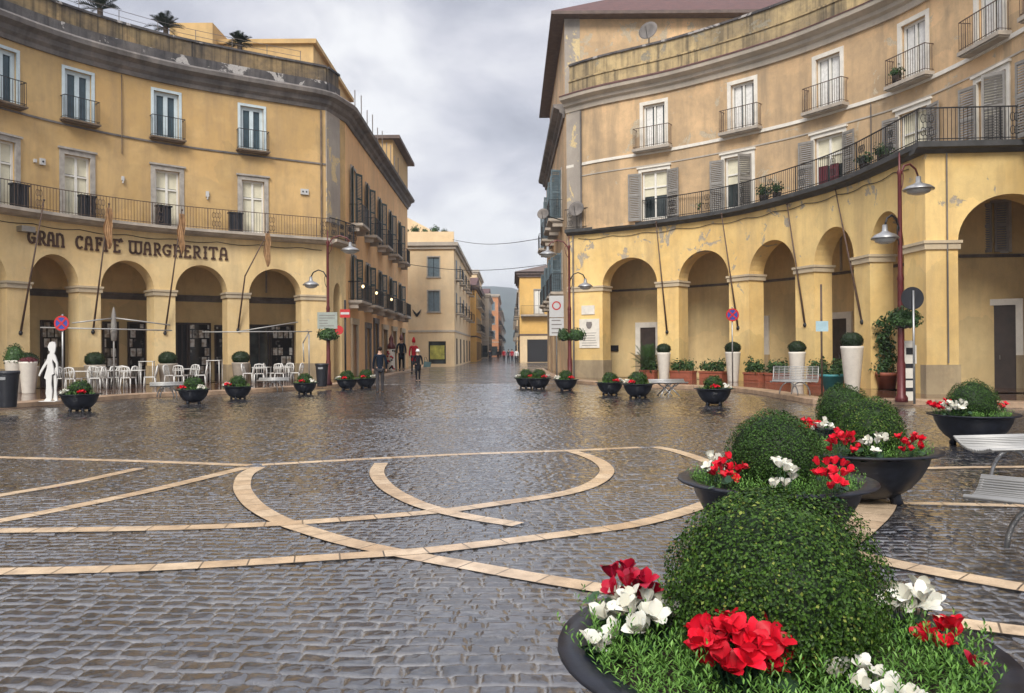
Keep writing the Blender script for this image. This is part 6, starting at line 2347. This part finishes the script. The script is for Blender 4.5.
# marble tablets on the right corner pier
for (xa, xb, ya, yb, lb, rows) in ((582, 595, 305.5, 314.5, 'small blank marble tablet above the large one on the right corner pier', 0), (579.5, 599.5, 319, 348, 'large marble tablet with a crest and worn lines of text on the right corner pier', 6)):
    sa, sb = RL.at_px(xa, 3), RL.at_px(xb, 3)
    sm = (sa + sb) / 2
    q = RL.p(sm, 0.0)
    za, zc = 1.6 + (349.5 - yb) * q.y / F, 1.6 + (349.5 - ya) * q.y / F
    X = RL.M(sm, 0.0, za)
    t = thing('wall_tablet', lb, 'plaque', RL.p(sm, 0.0, za))
    hw, hh = (sb - sa) / 2, zc - za
    mb = MB(X)
    mb.box(-hw, hw, -0.01, 0.05, 0, hh)
    mb.build('slab', M['surround_white'], t)
    if rows:
        mb = MB(X)
        rg = random.Random(6)
        for k in range(rows):
            ln = hw * rg.uniform(0.55, 0.8)
            mb.box(-ln, ln, 0.051, 0.054, hh * (0.08 + 0.085 * k), hh * (0.08 + 0.085 * k) + 0.025)
        mb.build('inscription', M['grey_marks'], t)
        mb = MB(X @ Matrix.Translation((0, 0.052, hh * 0.66)))
        mb.prism([(-0.14, 0.36), (0.14, 0.36), (0.17, 0.2), (0.1, 0.04), (0, 0), (-0.1, 0.04), (-0.17, 0.2)], Matrix.Identity(4), 0.02)
        mb.build('crest', M['grey_marks'], t)


# small fittings on the ochre wall
for px, py, w, hh, lb in ((34, 160, .05, .07, 'small white wall fitting left of the round one on the ochre wall'), (42, 161, .10, .13, 'round white lamp on the ochre wall left of the first cafe balcony door'),
                          (122, 178, .05, .09, 'small white wall fitting between the first two balcony doors'), (207, 194, .07, .13, 'white wall fitting between the second and third balcony doors'),
                          (304, 192, .20, .14, 'white box with two dark holes on the ochre wall near the grey corner strip')):
    s_ = LC.at_px(px, 9.6)
    q = LC.p(s_, 0)
    z = 1.6 + (352.8 - (px - 0) * 0.004 - py) * q.y / F
    t = thing('wall_fitting', lb, 'wall lamp', LC.p(s_, 0, z), 0)
    mb = MB(LC.M(s_, 0, z))
    mb.box(-w, w, -0.01, 0.10, -hh, hh)
    if px in (122, 207):
        mb.box(-w * 0.3, w * 0.3, 0.0, 0.12, -hh - 0.12, -hh - 0.002)
    mb.build('housing', M['sign_white'], t)
    for k in {304: (-1, 1), 42: (0,)}.get(px, ()):
        mb = MB(LC.M(s_, 0.10, z) @ Matrix.Rotation(R(90), 4, 'X').inverted())
        mb.lathe([(0.04, -0.012), (0.04, 0.012), (0.0, 0.012)], 12, (k * 0.09, 0, 0))
        mb.build('lens', M['dark'], t)

# satellite dishes
def dish(label, c, r, face, arm):
    t = thing('satellite_dish', label, 'satellite dish', c, 0, 'satellite dishes')
    d = Vector(face).normalized()
    rot = d.to_track_quat('Z', 'Y').to_matrix().to_4x4()
    mb = MB(rot)
    mb.lathe([(0.0, 0.0), (r * 0.4, 0.02), (r * 0.75, 0.07), (r, 0.14), (r * 1.0, 0.155), (r * 0.74, 0.085), (0.0, 0.015)], 20)
    mb.build('reflector', M['cornice_grey'], t, True, local=True)
    mb = MB()
    mb.tube([rot @ Vector((0, -r * 0.9, 0.12)), rot @ Vector((0, 0, 0.55 * r + 0.2))], 0.015, 5)
    mb.tube([(0, 0, 0), arm], 0.03, 6)
    mb.build('bracket', M['iron'], t, local=True)
    return t


dish('grey satellite dish sticking out over the street from the right corner balcony', atY(543.5, 215, 43.6), 0.32, (-0.3, -1, 0.35), (1.2, 0.3, -0.3))
dish('pale satellite dish behind the railing at the right corner', atY(577, 210, 41.0), 0.42, (-0.5, -1, 0.4), (0, 0.2, -0.9))
dish('satellite dish on the roof parapet in front of the attic wall', atY(649, 32, 40.6), 0.5, (-0.6, -1, 0.35), (0, 0.1, -1.6))

# thin cables over the street
for k, (pa, pb, lb) in enumerate((((-6.0, 79, 12.6), (2.6, 50, 8.7), 'thin cable sagging over the street from the cream house to the right building'),
                                 ((-8.6, 62, 8.4), (2.6, 60, 8.0), 'lower thin cable across the street'))):
    a, b = Vector(pa), Vector(pb)
    mb = MB()
    mb.tube([a.lerp(b, i / 16) - Vector((0, 0, 0.5 * math.sin(math.pi * i / 16))) for i in range(17)], 0.022, 4)
    tag(mb.build('cable', M['wire']), lb, 'cable')

# lit lanterns over the first-floor balcony of the street wing
em = bpy.data.materials.new('lit_lantern_glass')
em.use_nodes = True
em.node_tree.nodes['Principled BSDF'].inputs['Emission Color'].default_value = (1, 0.72, 0.3, 1)
em.node_tree.nodes['Principled BSDF'].inputs['Emission Strength'].default_value = 1.3
for i, (px, py, lb) in enumerate(((363, 286.5, 'lit lantern over the street balcony, nearest of three'), (376.5, 293, 'lit lantern over the street balcony, middle of three'), (391.5, 299.5, 'lit lantern over the street balcony, farthest of three'))):
    x = -8.15
    Y = x * F / (px - 512)
    q = atY(px, py, Y)
    t = thing('wall_lantern', lb, 'lantern', q, 0, 'lit lanterns on the street wing')
    mb = MB()
    mb.ball((0, 0, 0), 0.075, 0.075, 0.09, 10, 8)
    mb.build('globe', em, t, True, local=True)
    mb = MB()
    mb.tube([(0, 0, 0.12), (-0.1, 0, 0.3), (-0.86, 0, 0.3)], 0.02, 5)
    mb.build('bracket', M['iron'], t, local=True)


# parasol and awning frames of the cafe
def awning_frame(label, post, pts, arm):
    t = thing('awning_frame', label, 'awning frame', post, 0, 'folded awnings on the cafe terrace')
    mb = MB()
    mb.tube([post, post + Vector((0, 0, arm))], 0.035, 8)
    mb.build('pole', M['bench'], t, True)
    for a, b in pts:
        mb = MB()
        mb.tube([a, b], 0.03, 6)
        mb.build('arm', M['bench'], t, True)


pA = on_terrace(114, 3.0)
dY = pA.y
awning_frame('tall white parasol pole with thin arms before the second cafe arch', pA, [(atY(40, 327.5, dY - 1.6), atY(172, 330.5, dY + 1.0)), (atY(72, 323, dY - 1), atY(115, 318, dY)), (atY(115, 318, dY), atY(170, 325, dY + 1.2))], 1.6 + (353 - 311) * dY / F - .15)
pB = on_terrace(309, 1.6)
dY = pB.y
awning_frame('white awning arms with a bent post by the last cafe pier', pB, [(atY(202, 332, dY - 2.4), atY(312, 331.5, dY)), (atY(238, 331.5, dY - 1.5), atY(298, 322, dY - 0.2)), (atY(309, 332, dY), atY(303, 343, dY)), (atY(303, 343, dY), atY(304, 362, dY))], 2.3)
# folded parasol fabric on the tall pole
mb = MB()
mb.lathe([(0.0, 0.0), (0.10, 0.05), (0.13, 0.4), (0.08, 1.1), (0.03, 1.35), (0, 1.4)], 9, (pA.x, pA.y, 2.05))
tag(mb.build('folded_parasol', M['shutter_grey'], smooth=True), 'folded grey parasol on the white pole before the second cafe arch', 'parasol')

# white cut-out figure of a woman
q = at(46.5, 401.5, 0.15)
S = 1.80 / 58.0
out = [(0, 0), (4, 0), (5.5, 2), (6.2, 10), (5.2, 17), (6.0, 26), (8.3, 26.5), (8.0, 32), (6.5, 38), (6.8, 41), (10.5, 36.5), (11.3, 28), (12.6, 24.5), (12.9, 28.5), (12.4, 37), (10.0, 44), (8.6, 46),
       (9.8, 49), (10.6, 54), (9.4, 57.2), (6.5, 58), (3.8, 57.3), (2.4, 55.2), (1.4, 52.6), (2.4, 51.0), (2.6, 49.4), (4.0, 48.6), (3.8, 46.6), (1.6, 45.2), (0.6, 41.0), (-3.4, 35.5), (-7.0, 30.0), (-9.0, 25.5), (-8.0, 24.4), (-5.6, 28.4),
       (-1.4, 34.0), (1.2, 37.0), (0.4, 32), (-2.6, 23.0), (-2.0, 22.0), (-0.6, 21.6), (-0.4, 14), (-1.0, 8), (-0.2, 3.5), (-3.2, 0.6)]
out = [(x * S * 0.86, z * S) for x, z in out]
t = thing('cut_out_figure', 'white flat cut-out of a walking woman with a ponytail on the cafe pavement', 'sculpture', q)
mb = MB()
mb.prism(out, Matrix.Identity(4), 0.05)
mb.build('figure', M['white_metal'], t, local=True)
mb = MB()
mb.prism([(5.5 * S, 2 * S), (7.8 * S, 0), (9.5 * S, 0), (9.2 * S, 2.5 * S), (8.4 * S, 10 * S), (9.0 * S, 19 * S), (8.0 * S, 26.4 * S), (5.9 * S, 25 * S), (6.3 * S, 10 * S)], Matrix.Translation((0, 0.055, 0)), 0.04)
mb.build('rear_leg', M['white_metal'], t, local=True)
mb = MB()
mb.box(-0.18, 0.32, -0.1, 0.2, 0.0, 0.015)
mb.build('base_plate', M['white_metal'], t, local=True)

# ------------------------------------------------------------------ people
def skin(name, joints, edges, m, parent, root=0, sub=1):
    me = bpy.data.meshes.new('sk')
    me.from_pydata([j[:3] for j in joints], edges, [])
    o = bpy.data.objects.new('sk', me)
    COL.objects.link(o)
    o.modifiers.new('s', 'SKIN')
    sb = o.modifiers.new('u', 'SUBSURF')
    sb.levels = sub
    for i, j in enumerate(joints):
        d = me.skin_vertices[0].data[i]
        d.radius = (j[3], j[3] if len(j) < 5 else j[4])
        d.use_root = (i == root)
    dg = bpy.context.evaluated_depsgraph_get()
    nm = bpy.data.meshes.new_from_object(o.evaluated_get(dg))
    bpy.data.objects.remove(o)
    bpy.data.meshes.remove(me)
    nm.name = name
    nm.materials.clear()
    nm.materials.append(m)
    nm.polygons.foreach_set('use_smooth', [True] * len(nm.polygons))
    ob = bpy.data.objects.new(name, nm)
    COL.objects.link(ob)
    ob.parent = parent
    return ob


def person(label, loc, rz, h, top_m, leg_m, hair_m, stride=0.14, arm=0.1, group=None, coat=False, sub=2, name='person', cat='person', hat=None):
    t = thing(name, label, cat, loc, rz, group)
    k = h / 1.75
    s = stride

    def J(x, y, z, *r):
        return (x * k, y * k, z * k) + tuple(q * k for q in r)
    # body faces -y
    jt = [J(0, 0, .96, .105, .085), J(0, 0, 1.12, .10, .08), J(0, 0, 1.32, .125, .085), J(0, .005, 1.46, .075, .065), J(0, 0, 1.53, .05, .05), J(0, -.015, 1.61, .068, .078), J(0, -.01, 1.70, .066, .076),
          J(-.18, 0, 1.42, .048), J(-.235, arm * .4, 1.15, .038), J(-.24, -arm * .5, .92, .028), J(-.24, -arm * .8, .82, .03, .018),
          J(.18, 0, 1.42, .048), J(.235, -arm * .4, 1.15, .038), J(.24, -arm * 1.6, .93, .028), J(.24, -arm * 2.0, .83, .03, .018),
          J(-.085, 0, .90, .08), J(-.095, -s * .6, .50, .052), J(-.10, -s * .9, .09, .036), J(-.105, -s * .9 - .15, .035, .03),
          J(.085, 0, .90, .08), J(.095, s * .25, .50, .052), J(.10, s * 1.1, .10, .036), J(.105, s * 1.1 - .14, .035, .03)]
    ed = [(0, 1), (1, 2), (2, 3), (3, 4), (4, 5), (5, 6), (3, 7), (7, 8), (8, 9), (9, 10), (3, 11), (11, 12), (12, 13), (13, 14), (0, 15), (15, 16), (16, 17), (17, 18), (0, 19), (19, 20), (20, 21), (21, 22)]
    skin('body', jt, ed, M['skin'], t, 0, sub)
    g = 1.28
    jj = [jt[i] for i in (0, 1, 2, 3, 7, 8, 9, 11, 12, 13)]
    jj = [(j[0], j[1], j[2]) + tuple(q * g for q in j[3:]) for j in jj]
    if coat:
        jj.append(J(0, 0.01, .60, .20, .17))
    else:
        jj.append(J(0, 0, .80, .185, .15))
    e2 = [(0, 1), (1, 2), (2, 3), (3, 4), (4, 5), (5, 6), (3, 7), (7, 8), (8, 9), (0, 10)]
    skin('jacket', jj, e2, top_m, t, 0, sub)
    tr = [jt[0], jt[15], jt[16], jt[17], jt[19], jt[20], jt[21]]
    tr = [(j[0], j[1], j[2]) + tuple(q * (1.25 if i else 1.1) for q in j[3:]) for i, j in enumerate(tr)]
    skin('trousers', tr, [(0, 1), (1, 2), (2, 3), (0, 4), (4, 5), (5, 6)], leg_m, t, 0, sub)
    for a_, b_ in ((17, 18), (21, 22)):
        A, B = jt[a_], jt[b_]
        skin('shoe', [(A[0], A[1] + .02 * k, .05 * k, .05 * k), (B[0], B[1] - .02 * k, .04 * k, .042 * k), (A[0], A[1], .16 * k, .047 * k)], [(0, 1), (0, 2)], M['leather'], t, 0, sub)
    mb = MB()
    mb.ball((0, .012 * k, 1.69 * k), .088 * k, .10 * k, .085 * k, 12, 8)
    mb.build('hair', hair_m, t, True, local=True)
    if hat == 'cap':
        mb = MB()
        mb.lathe([(0.0, .13 * k), (.06 * k, .12 * k), (.10 * k, .06 * k), (.105 * k, 0), (.16 * k, -.012 * k), (.10 * k, -.015 * k)], 14, (0, 0, 1.70 * k))
        mb.build('hat', M['whitecloth'], t, True, local=True)
    if hat == 'cone':
        mb = MB()
        mb.lathe([(0.0, .26 * k), (.05 * k, .24 * k), (.10 * k, .06 * k), (.105 * k, 0)], 14, (0, 0, 1.70 * k))
        mb.build('hat', hair_m, t, True, local=True)
    # a little face: nose, eyes
    mb = MB()
    mb.tube([(0, -.085 * k, 1.655 * k), (0, -.105 * k, 1.62 * k), (0, -.085 * k, 1.61 * k)], [.008 * k, .014 * k, .01 * k], 6)
    mb.build('nose', M['skin'], t, True, local=True)
    return t


person('man in a dark blue jacket and grey trousers walking away across the square', at(380, 394, 0), R(195), 1.74, M['navy'], M['greycloth'], M['brownhair'], 0.10, 0.06)
pb = person('person in a long black coat and white cap near the street mouth', at(418, 382, 0), R(20), 1.62, M['blackcloth'], M['blackcloth'], M['brownhair'], 0.08, 0.05, None, True, 2, hat='cap')
q = at(418, 382, 0)
t = thing('shoulder_bag', 'dark teal bag at the side of the person in the white cap', 'bag', q + Vector((0.30, -0.05, 0.75)))
mb = MB()
mb.prism([(-0.02, 0), (0.34, 0.02), (0.38, 0.26), (0.02, 0.30)], Matrix.Translation((0, 0, 0)), 0.14)
mb.build('pouch', M['shutter_green'], t, local=True)
mb = MB()
mb.tube([(0.03, 0.07, 0.28), (0.05, 0.07, 0.5), (0.12, 0.07, 0.52), (0.22, 0.07, 0.27)], 0.012, 5)
mb.build('strap', M['leather'], t, local=True)
# two tall soldier figures by the shop
a = at(406.5, 372, 0.0)
person('tall dark figure with a pointed hat standing by the orange shop front', Vector((a.x, 57.5, 0.15)), R(10), 2.35, M['navy'], M['blackcloth'], M['redpost'], 0.02, 0.0, None, True, 1, 'mannequin', 'mannequin', 'cone')
person('red-jacketed figure with a pointed hat beside the dark tall one', Vector((-7.0, 57.0, 0.0)), R(-5), 2.3, M['redcloth'], M['greycloth'], M['redcloth'], 0.02, 0.0, None, True, 1, 'mannequin', 'mannequin', 'cone')
# spotted ornament column with red bow
t = thing('ornament_column', 'white column spotted with red and black under a dark red topped ornament at the shop corner', 'ornament', (-8.3, 55.0, 0.15))
mb = MB()
mb.lathe([(0, 0), (0.30, 0), (0.26, 0.3), (0.24, 1.3), (0.27, 1.55), (0, 1.6)], 14)
mb.build('column', M['white_pot'], t, True, local=True)
rg = random.Random(12)
for mm in ('redcloth', 'blackcloth'):
    mb = MB()
    for k in range(12):
        a_ = rg.uniform(3.4, 6.0)
        z = rg.uniform(0.2, 1.5)
        mb.ball((0.25 * math.cos(a_), 0.25 * math.sin(a_), z), 0.07, 0.07, 0.07, 7, 5)
    mb.build('bauble', M[mm], t, True, local=True)
mb = MB()
mb.lathe([(0, 1.55), (0.3, 1.6), (0.28, 1.85), (0.14, 2.0), (0.16, 2.3), (0.05, 2.5), (0, 2.6)], 12)
mb.build('top', M['redpost'], t, True, local=True)
# far walkers
FP = [(504, 362.5, 'redcloth', 'far walker in red in the street, left of a small group'), (508.5, 362.8, 'greycloth', 'far walker in grey in the street, in the middle of a small group'), (512, 363, 'redcloth', 'far walker in red in the street, right of a small group'),
      (516.5, 364, 'whitecloth', 'far walker in white at the right side of the street'), (498, 361.5, 'blackcloth', 'far walker in black at the left side of the street'), (490, 363.5, 'navy', 'far walker in dark blue by the left houses')]
for i, (px, py, m_, lb) in enumerate(FP):
    person(lb, at(px, py, 0), R(180 * (i % 2)), 1.68, M[m_], M['blackcloth'], M['brownhair'], 0.12, 0.08, 'walkers far down the street', False, 1)

# plants and pots on the balconies and terraces
def balcony_plant(label, p, r, m='shrub_leaf', seed=0, pot=True, group='pot plants on the balconies'):
    rng = random.Random(seed)
    t = thing('pot_plant', label, 'plant', p, 0, group)
    if pot:
        mb = MB()
        mb.lathe([(0, 0), (r * 0.5, 0), (r * 0.65, r), (0, r)], 12)
        mb.build('pot', M['soil'], t, True, local=True)
    mb = MB()
    leaf_ball(mb, (0, 0, r * 1.5), (r, r, r * 0.9), 140, r * 0.4, rng, -0.7, 0.5, 0.6, 0.3)
    mb.build('foliage', M[m], t, local=True)


for i, (px, lb, r) in enumerate(((700, 'bushy plant behind the right terrace railing left of the second shuttered door', 0.28), (762, 'leafy plant on the right terrace just past the second shuttered door', 0.32),
                                 (775, 'reddish plant on the right terrace between the second and third shuttered doors', 0.30), (862, 'straggly plant on the right terrace after the door with maroon cloths', 0.3),
                                 (880, 'dark plant on the right terrace near its outer corner', 0.3))):
    balcony_plant(lb, RL.p(RL.at_px(px, 8.2), -0.1, ZB + 0.21), r, 'shrub_leaf', 300 + i)
balcony_plant('plant on the small upper balcony over the outer corner of the right terrace', RU.p(RU.at_px(903, 11.8), 0.32, 11.35), 0.26, 'shrub_leaf', 320)
for i, (px, lb) in enumerate(((20, 'dark planter on the cafe balcony at far left'), (88, 'dark planter on the cafe balcony right of the first door'), (164, 'dark planter on the cafe balcony before the middle door'), (236, 'dark planter on the cafe balcony left of the last door'))):
    s = LC.at_px(px, 7.6, 0.4)
    t = thing('balcony_planter', lb, 'planter', LC.p(s, 0.38, Z_BAL + 0.17), 0, 'dark planters on the cafe balcony')
    mb = MB(LC.M(s, 0.36, Z_BAL + 0.17))
    mb.box(-0.30, 0.30, -0.14, 0.14, 0, 0.86)
    mb.box(-0.34, 0.34, -0.17, 0.17, 0.86, 0.93)
    mb.build('box', M['black_plastic'], t)
for k in range(5):
    balcony_plant(('hedge plant on the roof terrace of the cream corner house, %s' % ('leftmost', 'second from left', 'middle', 'fourth from left', 'rightmost')[k]), Vector((-10.4 + k * 0.95, 78.8, 12.7)), 0.38 + 0.12 * (k % 2), 'shrub_leaf', 400 + k, False, 'hedge plants on the roof terrace')

# ------------------------------------------------------------------ damp air
hz_m = bpy.data.materials.new('damp_air')
hz_m.use_nodes = True
ht_ = hz_m.node_tree
ht_.nodes.clear()
pv = nd(ht_, 'ShaderNodeVolumePrincipled', {'Color': (0.82, 0.88, 1.0, 1), 'Density': 0.0005, 'Anisotropy': 0.2})
nd(ht_, 'ShaderNodeOutputMaterial', {'Volume': pv.outputs[0]})
mb = MB()
mb.box(-1600, 1600, -320, 3100, -1.5, 140)
tag(mb.build('haze', hz_m), kind='stuff')
